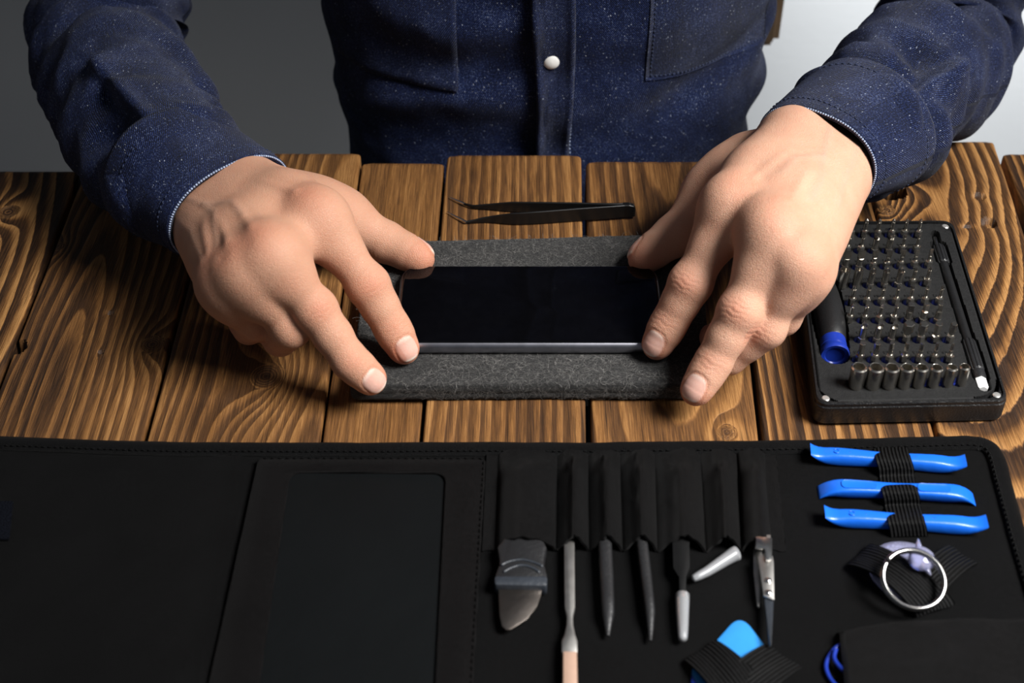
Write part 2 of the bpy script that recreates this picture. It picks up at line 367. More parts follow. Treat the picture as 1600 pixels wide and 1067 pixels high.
def m_wall():
    m, nt, b = mat_new('white_paint'); v = coords(nt)
    L(nt, ramp(nt, noise_n(nt, v, 3, 3), [(0.3, (0.50, 0.505, 0.51)), (0.7, (0.53, 0.533, 0.535))]), b.inputs['Base Color']); b.inputs['Roughness'].default_value = 0.9
    bump(nt, b, noise_n(nt, v, 120, 3), 0.0006); return m
def m_foam():
    m, nt, b = mat_new('black_foam'); bl = N(nt, 'ShaderNodeAttribute', attribute_name='blue').outputs['Fac']; v = coords(nt)
    L(nt, mix(nt, bl, ramp(nt, noise_n(nt, v, 700, 3), [(0.3, (0.0042, 0.0042, 0.0044)), (0.7, (0.009, 0.009, 0.0092))]), (0.006, 0.017, 0.17)), b.inputs['Base Color'])
    b.inputs['Roughness'].default_value = 0.75; b.inputs['Specular IOR Level'].default_value = 0.25
    bump(nt, b, noise_n(nt, v, 1400, 2), 0.00025, 0.8); return m
M = dict(
    wood=m_wood(), denim=m_denim(), skin=m_skin(), felt=m_felt(), wall=m_wall(), foam=m_foam(),
    thread=None, nylon=m_nylon('black_nylon'), binding=m_nylon('black_webbing_tape', (0.0042, 0.0042, 0.0045), 0.0013, 0.55, True, 0.0006),
    pocket=m_nylon('black_pocket_cloth', (0.0052, 0.0050, 0.0052), 0.0010, 0.6), elastic=m_nylon('black_ribbed_elastic', (0.0045, 0.0045, 0.0047), 0.0017, 0.6, False, 0.0007),
    flap=m_nylon('black_flap_cloth', (0.0050, 0.0046, 0.0048), 0.0009, 0.55),
    vinyl=plain('dark_vinyl', (0.0028, 0.0034, 0.0038), 0.5, 0, 0.0003, 60, spec=0.12), velcro=plain('navy_hook_tape', (0.003, 0.0038, 0.007), 0.95, 0, 0.002, 1500, spec=0.08),
    case=plain('black_case_plastic', (0.006, 0.006, 0.0065), 0.38, 0, 0.0003, 900), grip=plain('black_rubber', (0.007, 0.007, 0.0075), 0.42, 0, 0.0001, 900),
    black=plain('black_plastic', (0.011, 0.011, 0.012), 0.42, 0, 0.0002, 800), tweez=plain('black_coated_steel', (0.006, 0.006, 0.0062), 0.36, 0.2),
    dgrey=plain('dark_grey_plastic', (0.022, 0.026, 0.033), 0.4, 0, 0.0002, 500),
    steel=plain('bright_steel', (0.75, 0.74, 0.72), 0.22, 1.0), steel_m=plain('matte_steel', (0.62, 0.60, 0.57), 0.38, 1.0), bit=plain('bit_steel', (0.55, 0.52, 0.47), 0.26, 1.0),
    dark_steel=plain('dark_blade_steel', (0.27, 0.235, 0.21), 0.33, 1.0, 0.0001, 300), ring=plain('grey_ring_steel', (0.40, 0.39, 0.38), 0.16, 1.0), magnet=plain('silver_magnet', (0.80, 0.78, 0.75), 0.35, 0.85),
    blue=plain('blue_plastic', (0.007, 0.115, 0.62), 0.33, 0, 0.0001, 300, vary=0.03), blue_card=plain('pale_blue_plastic', (0.024, 0.205, 0.54), 0.35, vary=0.03), blue_dark=plain('deep_blue_plastic', (0.008, 0.027, 0.25), 0.32, vary=0.04),
    white_pl=plain('white_plastic', (0.78, 0.78, 0.77), 0.4, vary=0.03), pearl=plain('pearl_snap', (0.80, 0.79, 0.76), 0.25, coat=0.5, vary=0.08),
    tan=plain('pinkish_tan_handle', (0.36, 0.235, 0.175), 0.5, vary=0.05), glass=plain('black_screen_glass', (0.0015, 0.0015, 0.002), 0.05, 0, spec=0.3), alu=plain('grey_aluminium', (0.42, 0.42, 0.47), 0.33, 1.0),
    clear=m_clear('clear_pvc', (0.62, 0.63, 0.88), 0.06, 0.75), milky=m_clear('milky_cap', (0.47, 0.48, 0.50), 0.3, 0.6), thread_l=plain('pale_thread', (0.30, 0.36, 0.50), 0.9, vary=0.4, gscale=3000), thread_d=plain('navy_thread', (0.02, 0.03, 0.07), 0.9),
    chairwood=plain('chair_wood', (0.30, 0.20, 0.12), 0.5, 0, 0.0003, 200), trouser=plain('dark_trouser_cloth', (0.01, 0.012, 0.02), 0.9), fuzz=plain('wool_fibre', (0.14, 0.134, 0.127), 0.9, vary=0.6, gscale=2000),
    floorm=plain('grey_floor', (0.28, 0.28, 0.28), 0.6), metal_leg=plain('black_table_leg', (0.02, 0.02, 0.02), 0.5), ink=plain('black_print', (0.002, 0.002, 0.002), 0.8, spec=0.08))

# ------------------------------------------------------------------ the room
def slab(name, x0, x1, y0, y1, z0, z1, mat):
    v, f = box(x0, x1, y0, y1, z0, z1); return tag(obj(name, v, f, mat, smooth=False), kind='structure')
slab('floor', -2.6, 2.6, -1.6, 1.36, -0.80, -0.75, M['floorm'])
slab('wall_back', -2.6, 2.6, 1.3, 1.36, -0.75, 1.9, M['wall'])

# ------------------------------------------------------------------ the table: rough stained planks
def xline(a, b):
    A0, B0 = P(*a), P(*b); k = (B0[0] - A0[0]) / (B0[1] - A0[1])
    return lambda y: A0[0] + k * (y - A0[1])
S0 = xline((129, 266), (0, 594)); S1 = xline((295, 430), (226, 686)); S2 = xline((565, 240), (500, 690)); S3 = xline((697, 240), (657, 690))
S4 = xline((912, 245), (920, 690)); S5 = xline((1143, 247), (1190, 690)); S6 = xline((1345, 240), (1460, 665)); S7a = xline((1557, 232), (1600, 361)); S7b = xline((1565, 235), (1602, 330))
off = lambda f, d: (lambda y: f(y) + d)
YF = -0.46; TH = 0.026
TV, TF, TR, TK, TT, TC, TG = [], [], [], [], [], [], []; tn = 0
def plank(lf, rf, yb, seed, x0, y0, tilt, sp, e=0.0, dz=0.0, tone=0.0, contrast=0.8, knots=(), holes=(), corner=0.004, xf=1.0, edge=None):
    """x0: where the pith runs (0..1 of the width, may lie outside), tilt: how fast the cut leaves it, sp: ring spacing"""
    global tn
    ys = np.unique(np.concatenate([np.arange(YF, -0.11, 0.006), np.arange(-0.11, yb - 0.004, 0.0017), yb - 0.004 * (1 - np.sin(np.linspace(0, PI / 2, 5)))]))
    w = rf(0) - lf(0); nx = max(8, int(w / 0.0013)); bev = 0.0016
    u = np.concatenate([bev * (1 - np.cos(np.linspace(0, PI / 2, 4)))[:-1] / w, np.linspace(bev / w, 1 - bev / w, nx), 1 - (bev * (1 - np.cos(np.linspace(PI / 2, 0, 4)))[1:]) / w])
    zt = np.where(u * w < bev, -bev + bev * np.sqrt(np.clip(1 - ((bev - u * w) / bev) ** 2, 0, 1)), 0) + np.where((1 - u) * w < bev, -bev + bev * np.sqrt(np.clip(1 - ((bev - (1 - u) * w) / bev) ** 2, 0, 1)), 0)
    Y, U = np.meshgrid(ys, u, indexing='ij'); Lx, Rx = lf(ys)[:, None], rf(ys)[:, None]
    wob = 0.0007 * fbm(ys * 14, ys * 0 + seed, seed)[:, None]
    tocorner = np.clip(ys - (yb - corner), 0, corner)[:, None]; cut = corner - np.sqrt(np.clip(corner ** 2 - tocorner ** 2, 0, None)) * 1.0
    X = Lx + cut + wob + (Rx - Lx - 2 * cut) * U
    Z = np.broadcast_to(zt, X.shape) + dz - 0.0016 * sstep(yb - 0.004, yb, Y) + 0.0006 * fbm(X * 60, Y * 8, seed + 5) - 0.0004
    # the ring field
    px0 = Lx + (Rx - Lx) * x0; wx = 0.004 * fbm(X * 18, Y * 6, seed, 3) * 2; wy = 0.03 * fbm(X * 10, Y * 5, seed + 9, 2)
    R = np.sqrt((X - px0 + wx) ** 2 * xf + (tilt * (Y - y0 + wy)) ** 2 + e * e) / sp
    K = np.zeros_like(R)
    for (kx, ky, kr) in knots:
        c = P(kx, ky); dx, dy = X - c[0], Y - c[1]; d = np.sqrt(dx ** 2 + (dy * 0.9) ** 2)
        R = R + 2.6 * kr / 0.005 * np.exp(-(dx / (2.6 * kr)) ** 2 - (dy / (4.2 * kr)) ** 2)
        m = sstep(kr * 1.5, kr * 0.95, d); R = R * (1 - m) + m * (d / 0.0016 + seed); K = np.maximum(K, 0.45 * sstep(kr * 1.1, kr * 0.8, d)); K = np.maximum(K, 0.9 * sstep(kr * 0.3, kr * 0.18, d))
    for (kx, ky, hx, hy, dp) in holes:
        c = P(kx, ky); dx, dy = X - c[0], Y - c[1]; d = np.sqrt((dx / hx) ** 2 + (dy / hy) ** 2)
        R = R + (3.0 * hx / 0.006 if hx > .006 else .35) * np.exp(-(dx / (2.2 * hx)) ** 2 - (dy / (3.0 * hy)) ** 2)
        Z = Z - dp * sstep(1.06, 0.94, d); K = np.maximum(K, 0.28 * sstep(1.03, 0.97, d))
    nr, nc = X.shape; V = np.stack([X, Y, Z], -1)
    bot = np.stack([np.concatenate([X[:, -1:], X[:, :1]], 1), np.concatenate([Y[:, :1]] * 2, 1), np.full((nr, 2), dz - TH)], -1)
    V = np.concatenate([V, bot], 1); ncc = nc + 2
    pad = lambda a: np.concatenate([a, a[:, -1:], a[:, :1]], 1)
    TV.append(V.reshape(-1, 3)); f = [tuple(q) for q in grid_faces(nr, ncc, True, tn)]
    f += [tuple(range(tn + ncc - 1, tn - 1, -1)), tuple(range(tn + (nr - 1) * ncc, tn + nr * ncc))]; TF.extend(f); tn += nr * ncc
    R = R + 0.9 * noise2(R * .42 + seed * 3.1, R * 0 + .5, seed) + 0.35 * noise2(R * 1.1, R * 0 + seed, seed + 2); TR.append(pad(R).ravel()); TK.append(pad(K).ravel()); n = nr * ncc
    TT.append(np.full(n, tone)); TC.append(np.full(n, contrast)); TG.append(V.reshape(-1, 3) * (1, 1, 0.2) + (seed * 1.37, seed * 0.71, 0))
g = 0.0012
plank(off(S0, -0.30), off(S0, -0.1502), 0.160, 1, 0.3, 0.2, 0.1, 0.009, tone=-0.05)
plank(off(S0, -0.148), off(S0, -g), P(60, 264)[1], 2, 0.18, 0.03, 0.42, 0.0085, 0.004, 0, -0.08, 1.0, knots=[(12, 330, .004)])
plank(off(S0, g), off(S1, -g), P(140, 258)[1], 3, 0.36, -0.035, 0.11, 0.0056, 0.003, 0, -0.02, 0.62, knots=[(238, 537, .0042), (89, 384, .003)], holes=[(28, 541, .004, .005, .006), (157, 550, .0016, .0012, .002), (172, 487, .0022, .0008, .0015)])
plank(off(S1, g), off(S2, -g * .6), P(490, 237)[1], 4, 0.95, -0.2, 0.06, 0.0056, 0.003, 0.0004, -0.01, 0.52, knots=[(415, 588, .007)])
plank(off(S2, g * .6), off(S3, -g * .7), P(630, 247)[1], 5, 1.8, 0.1, 0.03, 0.010, 0.004, -0.0022, 0.02, 0.18)
plank(off(S3, g * .7), off(S4, -g * 1.2), P(800, 239)[1], 6, -0.15, 0.1, 0.05, 0.0062, 0.003, 0, 0.03, 0.46, corner=.006)
plank(off(S4, g * 1.2), off(S5, -g), P(1000, 247)[1], 7, 0.55, 0.22, 0.13, 0.0085, 0.003, -0.001, 0.0, 0.5, knots=[(1136, 672, .0032)], corner=.006)
plank(off(S5, g), off(S6, -g * .8), P(1250, 236)[1], 8, 1.5, -0.1, 0.06, 0.0072, 0.003, -0.0006, -0.05, 0.85)
plank(off(S6, g * .8), S7a, P(1500, 218)[1], 9, 0.30, 0.16, 0.27, 0.0064, 0.002, 0, 0.02, 1.05, knots=[(1386, 327, .003)], holes=[(1388, 297, .0105, .0085, .016), (1530, 306, .004, .003, .002), (1545, 347, .004, .0045, .0035), (1512, 353, .003, .001, .0015)], corner=.003, xf=0.8)
plank(S7b, off(S7b, 0.14), P(1590, 237)[1], 10, 0.4, 0.1, 0.1, 0.007, 0.003, 0, 0.0, 0.9)
plank(off(S7b, 0.1425), off(S7b, 0.30), 0.18, 12, 0.4, 0.1, 0.1, 0.007, 0.003, 0, 0.0, 0.9)
table = thing('work_table', (0, -0.12, -0.75), 'rustic work table of brown stained pine planks with knots and gaps', 'table')
obj('tabletop', np.vstack(TV), TF, M['wood'], table, attrs=dict(ring=np.concatenate(TR), knot=np.concatenate(TK), tone=np.concatenate(TT), contrast=np.concatenate(TC), grain=np.vstack(TG)), auto=40)
for x in (-0.52, 0.56):
    for y in (-0.40, 0.10):
        v, f = box(x - .03, x + .03, y - .03, y + .03, -0.75, -TH - .0016); obj('leg', v, f, M['metal_leg'], table, smooth=False)
for y in (-0.37, 0.05):
    v, f = box(-0.49, 0.53, y - .02, y + .02, -0.075, -TH - .0016); obj('crossbar', v, f, M['metal_leg'], table, smooth=False)

# ------------------------------------------------------------------ implicit surfaces for the body
class Field:
    def __init__(s, lo, hi, h):
        s.h = h; s.lo = np.asarray(lo, float); s.n = np.ceil((np.asarray(hi) - s.lo) / h).astype(int) + 1
        s.ax = [(s.lo[i] + h * np.arange(s.n[i])).astype(np.float32) for i in range(3)]
    def new(s): return np.full(tuple(s.n), 0.05, np.float32)
    def box(s, lo, hi):
        a = np.clip(np.floor((lo - s.lo) / s.h).astype(int), 0, s.n); b = np.clip(np.ceil((hi - s.lo) / s.h).astype(int) + 1, 0, s.n)
        return tuple(slice(i, j) for i, j in zip(a, b))
    def rc(s, F, a, b, r1, r2, k):
        a = np.asarray(a, float); b = np.asarray(b, float); pad = k + 0.005
        sl = s.box(np.minimum(a - r1, b - r2) - pad, np.maximum(a + r1, b + r2) + pad)
        x, y, z = s.ax[0][sl[0]][:, None, None] - np.float32(a[0]), s.ax[1][sl[1]][None, :, None] - np.float32(a[1]), s.ax[2][sl[2]][None, None, :] - np.float32(a[2])
        ba = (b - a).astype(np.float32); bb = np.float32(max(ba @ ba, 1e-12))
        t = np.clip((x * ba[0] + y * ba[1] + z * ba[2]) / bb, 0, 1)
        d = np.sqrt((x - t * ba[0]) ** 2 + (y - t * ba[1]) ** 2 + (z - t * ba[2]) ** 2) - (np.float32(r1) + t * np.float32(r2 - r1))
        F[sl] = smin(F[sl], d, k)
def smin(a, b, k):
    m = np.minimum(a, b)
    if k <= 0: return m
    h = np.maximum(k - np.abs(a - b), 0) / np.float32(k); return m - h * h * np.float32(k * 0.25)
def surface_nets(F, lo, h):
    S = F < 0; nx, ny, nz = F.shape
    c = [(i, j, k) for i in (0, 1) for j in (0, 1) for k in (0, 1)]
    cnt = sum(S[i:nx - 1 + i, j:ny - 1 + j, k:nz - 1 + k].astype(np.int8) for i, j, k in c)
    I, J, K = np.nonzero((cnt > 0) & (cnt < 8)); vals = {q: F[I + q[0], J + q[1], K + q[2]] for q in c}
    acc = np.zeros((len(I), 3)); num = np.zeros(len(I))
    for q in c:
        for ax in range(3):
            if q[ax] == 0:
                r = list(q); r[ax] = 1; r = tuple(r); f0, f1 = vals[q], vals[r]; m = (f0 < 0) != (f1 < 0)
                t = np.where(m, f0 / np.where(m, f0 - f1, 1), 0); p = np.tile(np.array(q, float), (len(I), 1)); p[:, ax] = t
                acc += p * m[:, None]; num += m
    V = (np.stack([I, J, K], 1) + acc / num[:, None]) * h + np.asarray(lo)
    idx = np.full((nx - 1, ny - 1, nz - 1), -1, np.int32); idx[I, J, K] = np.arange(len(I)); faces = []
    for ax in range(3):
        b, d = (ax + 1) % 3, (ax + 2) % 3
        s0 = [slice(None)] * 3; s1 = [slice(None)] * 3; s0[ax] = slice(0, -1); s1[ax] = slice(1, None)
        A0, B0 = S[tuple(s0)], S[tuple(s1)]; E = np.nonzero(A0 != B0); E = np.stack(E, 1)
        ok = (E[:, b] > 0) & (E[:, d] > 0) & (E[:, b] < F.shape[b] - 1) & (E[:, d] < F.shape[d] - 1); E = E[ok]
        def cell(db, dd):
            q = E.copy(); q[:, b] -= db; q[:, d] -= dd; return idx[q[:, 0], q[:, 1], q[:, 2]]
        f = np.stack([cell(1, 1), cell(0, 1), cell(0, 0), cell(1, 0)], 1); inside = A0[tuple(E.T)]
        f[~inside] = f[~inside][:, ::-1]; faces.append(f)
    return V, np.vstack(faces)
def vnormals(V, Fq):
    n = np.cross(V[Fq[:, 2]] - V[Fq[:, 0]], V[Fq[:, 3]] - V[Fq[:, 1]]); o = np.zeros_like(V)
    for k in range(4): np.add.at(o, Fq[:, k], n)
    return o / (np.linalg.norm(o, axis=1)[:, None] + 1e-12)
def relax(V, Fq, it=1, lam=0.5):
    e = np.concatenate([Fq[:, [0, 1]], Fq[:, [1, 2]], Fq[:, [2, 3]], Fq[:, [3, 0]]]); e = np.concatenate([e, e[:, ::-1]])
    for _ in range(it):
        s = np.zeros_like(V); c = np.zeros(len(V)); np.add.at(s, e[:, 0], V[e[:, 1]]); np.add.at(c, e[:, 0], 1); V = V + lam * (s / c[:, None] - V)
    return V
def seg_dist(V, a, b):
    ba = b - a; t = np.clip(((V - a) @ ba) / (ba @ ba + 1e-12), 0, 1); return np.linalg.norm(V - a - t[:, None] * ba, axis=1), t

def make_hand(J, W, fore, base_col, h=0.00075, veins=(), ws=1.0):
    """J: joints per finger (i m r p t), world metres, tip last; W: wrist centre; fore: direction from the wrist to the elbow"""
    l = nrm(J['p'][0] - J['i'][0]); hd = nrm(J['m'][0] - W); n = np.cross(l, hd); n = n if n[2] > 0 else -n; n = nrm(n); lw = nrm(l - fore * (l @ fore)); nw = np.cross(lw, fore); nw = nw if nw[2] > 0 else -nw
    allp = np.vstack([np.vstack(J[k]) for k in J] + [W[None], (W + fore * 0.10)[None]])
    fd = Field(allp.min(0) - 0.034, allp.max(0) + 0.034, h)
    Fp = fd.new()
    # wrist and forearm
    for s in (-1, 1):
        fd.rc(Fp, W + lw * s * .0145 * ws, W + fore * .058 + lw * s * .014 * ws, .0185 * ws, .0190 * ws, .012)
    # palm
    offs = dict(i=-1.35, m=-.45, r=.45, p=1.25)
    for k, r in dict(i=.0118, m=.0118, r=.0112, p=.0105).items():
        b = W + lw * offs[k] * .0125 + hd * .004
        fd.rc(Fp, b, J[k][0] - n * .001, .0148, r, .010)
        fd.rc(Fp, b - n * .006 + hd * .02, J[k][0] - n * .008 - hd * .008, .013, r - .001, .012)
        fd.rc(Fp, J[k][0] + n * .0012, J[k][0] + n * .0012 + hd * .001, r - .0026, r - .003, .014)
    ks = ['i', 'm', 'r', 'p']
    for k, r in dict(i=.0122, m=.0124, r=.0118, p=.0108).items():
        b = W + lw * offs[k] * .011 + hd * .012 + n * .0028
        fd.rc(Fp, b, J[k][0] - nrm(J[k][0] - b) * .011 + n * .0012, .0138, r, .012)
    for a, b in zip(ks[:-1], ks[1:]):
        fd.rc(Fp, J[a][0] - hd * .005 - n * .0018, J[b][0] - hd * .005 - n * .0018, .0100, .0095, .011)
        fd.rc(Fp, J[a][0] * .6 + W * .4 - n * .001, J[b][0] * .6 + W * .4 - n * .001, .0125, .0120, .014)
    fd.rc(Fp, W + lw * .0135 - n * .004, J['p'][0] - n * .007 - hd * .01 - l * .004, .0138, .0108, .012)
    T = J['t']
    fd.rc(Fp, W - lw * .015 - n * .003, T[0], .0140, .0138, .012)
    fd.rc(Fp, T[0], T[1], .0138, .0116, .012)
    fd.rc(Fp, T[1] * .75 + T[0] * .25, J['i'][0] * .6 + (W - lw * .016) * .4, .0105, .011, .018)
    fd.rc(Fp, T[0] * .5 + T[1] * .5, J['m'][0] * .5 + W * .5 - n * .008, .013, .012, .016)
    # fingers
    spec = dict(i=(.0113, .0103, .0098, .0086, .0072), m=(.0113, .0102, .0097, .0085, .0073), r=(.0108, .0098, .0092, .0082, .007), p=(.0098, .0088, .0083, .0073, .0062), t=(.0125, .0118, .0108, .0098, .0072))
    Fs = None
    for k in ('i', 'm', 'r', 'p', 't'):
        Ff = fd.new(); j = J[k]; s = spec[k]
        if k == 't':
            fd.rc(Ff, j[1], j[2], .0116, .0102, .004); fd.rc(Ff, j[2], j[3], .0106, .0074, .006)
            fd.rc(Ff, j[2] * .35 + j[3] * .65, j[2] * .2 + j[3] * .8, .0094, .0088, .006)
        else:
            m1 = j[0] * .5 + j[1] * .5
            fd.rc(Ff, j[0], m1, s[0], s[0] * .90, .004); fd.rc(Ff, m1, j[1], s[0] * .90, s[2] * .98, .004)
            fd.rc(Ff, j[1], j[1] + (j[2] - j[1]) * .02, s[2] * 1.03, s[2] * 1.02, .005)
            m2 = j[1] * .5 + j[2] * .5
            fd.rc(Ff, j[1], m2, s[2] * .99, s[3] * 1.07, .004); fd.rc(Ff, m2, j[2], s[3] * 1.07, s[3] * 1.02, .004)
            fd.rc(Ff, j[2], j[3], s[3] * 1.02, s[4], .004)
            fd.rc(Ff, j[2] * .5 + j[3] * .5, j[2] * .25 + j[3] * .75, s[3] * .98, s[4] * 1.06, .004)
        Fs = Ff if Fs is None else smin(Fs, Ff, .0022)
    F = smin(Fp, Fs, .0115)
    V, Q = surface_nets(F, fd.lo, h); V = relax(V, Q, 2, .5); nn = vnormals(V, Q)
    disp = np.zeros(len(V)); col = np.tile(np.asarray(base_col, float), (len(V), 1)); nail = np.zeros(len(V)); red = np.zeros(len(V))
    dors = np.clip(nn @ n, 0, 1)
    # tendons, hollows and veins on the back of the hand
    for q, k in enumerate(ks):
        a = W + hd * .018 + lw * offs[k] * .007 + n * .015; b = J[k][0] + n * r + n * .004
        d, t = seg_dist(V, a, b); disp += .0007 * np.exp(-(d_l(V, a, b, n) / .0026) ** 2) * sstep(.3, .8, t) * sstep(1.0, .9, t) * dors ** 2
        if q < 3:
            c0 = (J[k][0] + J[ks[q + 1]][0]) / 2; c1 = W * .45 + c0 * .55
            disp -= .0008 * np.exp(-(d_l(V, c1, c0 + hd * .006, n) / .0050) ** 2) * sstep(.1, .8, seg_dist(V, c1, c0)[1]) * dors ** 2
        d0 = np.linalg.norm(V - (J[k][0] + n * .011), axis=1); red += .75 * np.exp(-(d0 / .009) ** 2)
    for vein in veins:
        pts = np.array([W + hd * s * 0.085 + lw * t * .03 for s, t in vein]); best = np.full(len(V), 1.0)
        for a, b in zip(pts[:-1], pts[1:]): best = np.minimum(best, d_l(V, a, b, n))
        m = np.exp(-(best / .0021) ** 2) * dors ** 2; disp += .00038 * m; col += m[:, None] * np.array([-.05, -.012, .0])
    # fingers: wrinkles over the joints, nails, colour
    for k in ('i', 'm', 'r', 'p', 't'):
        j = J[k]; t3 = nrm(j[3] - j[2]); lat = l if k != 't' else nrm(np.cross(t3, np.array([0.2, 1.0, .55])))
        for jj, am in ((1, 1.0), (2, .62)) if k != 't' else ((2, .6),):
            tt = nrm(nrm(j[jj + 1] - j[jj]) + nrm(j[jj] - j[jj - 1])); lt = nrm(lat - tt * (lat @ tt)); dn = np.cross(tt, lt); dn = dn if (dn @ n > 0) or k == 't' else -dn
            q = V - j[jj]; u, v, w = q @ tt, q @ lt, q @ dn; m = sstep(.0015, .006, w) * (np.abs(u) < .02) * (np.linalg.norm(q, axis=1) < .02)
            for o, c, am2 in ((0, 0, 1.0), (-.0028, .10, .85), (.0027, -.10, .8), (-.0052, .14, .5), (.005, -.14, .4)):
                uu = u - o * (1 + 8 * np.abs(v)) - c * v * v * 30 - .0005 * np.sin(v * 900 + o * 5000)
                disp -= .00026 * am * am2 * np.exp(-(uu / .00062) ** 2) * m * np.exp(-(v / .0068) ** 2)
            disp += .0003 * am * np.exp(-(u / .006) ** 2) * m
            red += .55 * am * m * np.exp(-(u / .0062) ** 2 - (v / .008) ** 2)
        lt = nrm(lat - t3 * (lat @ t3)); dn = np.cross(t3, lt); dn = dn if (dn @ (n if k != 't' else np.array([0, 1., .6])) > 0) else -dn
        rt = spec[k][4]; q = V - j[3]; u, v, w = q @ t3, q @ lt, q @ dn; near = np.linalg.norm(q, axis=1) < .022
        red += .55 * near * sstep(-.012, .006, u)
        hw = rt * .78; hl = rt * .92; u0 = -.0008
        e = ((np.abs(u - u0) / hl) ** 2.6 + (np.abs(v) / hw) ** 2.8) ** (1 / 2.7)
        m = near * sstep(.0005, .0025, w)
        plate = sstep(1.03, .93, e) * m; rim = np.exp(-((e - 1.07) / .09) ** 2) * m
        disp += -.0004 * rim + .00012 * plate * (u > 0); disp -= plate * .0003 * np.clip(1 - (v / hw) ** 2, 0, 1) * 0
        nail = np.maximum(nail, plate)
        pink = np.array([.66, .40, .33]); lun = np.array([.74, .55, .47]); fre = np.array([.80, .68, .58])
        uu = (u - u0) / hl; nc = pink[None] + (lun - pink)[None] * sstep(-.55, -.85, uu)[:, None]; nc = nc + (fre - nc) * sstep(.70, .84, uu + .12 * (v / hw) ** 2)[:, None]
        col = col * (1 - plate[:, None]) + nc * plate[:, None]
        red = red * (1 - plate) + rim * .25
    red = np.clip(red, 0, 1)[:, None]; col = col * (1 - red * .75) + red * .75 * np.asarray(base_col) * np.array([1.0, .58, .50])
    V = V + nn * disp[:, None]
    return V, Q, np.column_stack([np.clip(col, .01, 1), np.ones(len(V))]), nail
def d_l(V, a, b, n):
    """distance from the segment measured in the plane across n"""
    q = V - a; ba = b - a; ba = ba - n * (ba @ n); q = q - np.outer(q @ n, n); t = np.clip((q @ ba) / (ba @ ba + 1e-12), 0, 1); return np.linalg.norm(q - t[:, None] * ba, axis=1)
r = 0.0113

def px_chain(*q): return [P(*a) for a in q]
def hook(pip, d1, l1, d2, l2): a = pip + nrm(d1) * l1; return [a, a + nrm(d2) * l2]
JL = dict(i=px_chain((498, 344, .075), (575, 446, .048), (612, 511, .0285), (632, 547, .0180)),
          m=px_chain((425, 404, .077), (492, 483, .051), (547, 564, .029), (581, 594, .0180)),
          t=px_chain((456, 314, .046), (541, 343, .034), (605, 379, .0225), (657, 404, .0185)))
q0, q1 = P(386, 430, .069), P(454, 511, .040); JL['r'] = [q0, q1] + hook(q1, (-.35, .55, -.75), .026, (-.5, .85, -.1), .018)
q0, q1 = P(357, 448, .059), P(400, 502, .034); JL['p'] = [q0, q1] + hook(q1, (-.35, .55, -.70), .019, (-.5, .85, -.1), .015)
WL = P(352, 322, .053); ELB_L = A([-0.264, 0.250, 0.042])
JR = dict(i=px_chain((1142, 325, .079), (1079, 443, .048), (1046, 504, .0285), (1026, 540, .0180)),
          m=px_chain((1205, 363, .083), (1156, 487, .052), (1114, 567, .029), (1087, 611, .0180)),
          t=px_chain((1172, 252, .050), (1106, 306, .037), (1048, 372, .0225), (1003, 404, .0185)))
q0, q1 = P(1241, 405, .075), P(1196, 512, .040); JR['r'] = [q0, q1] + hook(q1, (-.50, .02, -.62), .025, (-.30, .90, -.05), .018)
q0, q1 = P(1252, 429, .064), P(1222, 495, .036); JR['p'] = [q0, q1] + hook(q1, (-.5, .5, -.65), .019, (-.5, .85, -.1), .015)
WR = P(1275, 246, .070); ELB_R = A([0.285, 0.265, 0.032])
SHO_L, SHO_R = A([-0.165, 0.315, 0.355]), A([0.215, 0.315, 0.355])
SKIN_L_DIM = (0.53, 0.287, 0.188); SKIN_R_LIT = (0.58, 0.330, 0.225)  # same skin twice: left hand's weaker light is put into its darker colour
veins_L = [[(.05, .55), (.35, .35), (.55, .30), (.80, .62)], [(.35, .35), (.6, -.05), (.8, -.05)], [(.1, .9), (.4, .8), (.75, .95)]]
veins_R = [[(.1, -.1), (.4, .05), (.6, .2), (.85, .25)], [(.0, .5), (.35, .55), (.7, .7)], [(.4, .05), (.62, -.35), (.8, -.4)]]
MID_L, MID_R = P(217, 190, .047), P(1424, 132, .048)
VL, QL, CL, NL = make_hand(JL, WL, nrm(P(264, 260, .054) - WL), SKIN_L_DIM, veins=veins_L, ws=.90)
VR, QR, CR, NR = make_hand(JR, WR, nrm(P(1350, 196, .061) - WR), SKIN_R_LIT, veins=veins_R, ws=.94)
# forearms, upper arms, trunk, neck: under the shirt
fb = Field((-0.42, 0.16, -0.34), (0.42, 0.46, 0.50), 0.008); FB = fb.new()
for W, Mi, E_, U1, U2, S_ in ((WL, MID_L, ELB_L, A([-.250, .282, .09]), A([-.212, .312, .21]), SHO_L), (WR, MID_R, ELB_R, A([.289, .298, .09]), A([.265, .318, .21]), SHO_R)):
    fb.rc(FB, W * .35 + Mi * .65, Mi, .020, .023, .02); fb.rc(FB, Mi, E_, .023, .026, .02); fb.rc(FB, E_, U1, .026, .027, .02); fb.rc(FB, U1, U2, .027, .030, .02); fb.rc(FB, U2, S_, .030, .034, .02)
for z, w, ry in ((-.26, .10, .085), (-.12, .095, .08), (.0, .095, .08), (.14, .105, .085), (.28, .115, .08)):
    fb.rc(FB, (.025 - w * .45, .315, z), (.025 + w * .45, .315, z), ry, ry, .08)
fb.rc(FB, SHO_L + (.03, 0, 0), SHO_R - (.03, 0, 0), .05, .05, .05); fb.rc(FB, (.025, .315, .36), (.025, .295, .46), .055, .05, .03)
VB, QB = surface_nets(FB, fb.lo, fb.h); VB = relax(VB, QB, 3)
nl, nr_, nb = len(VL), len(VR), len(VB)
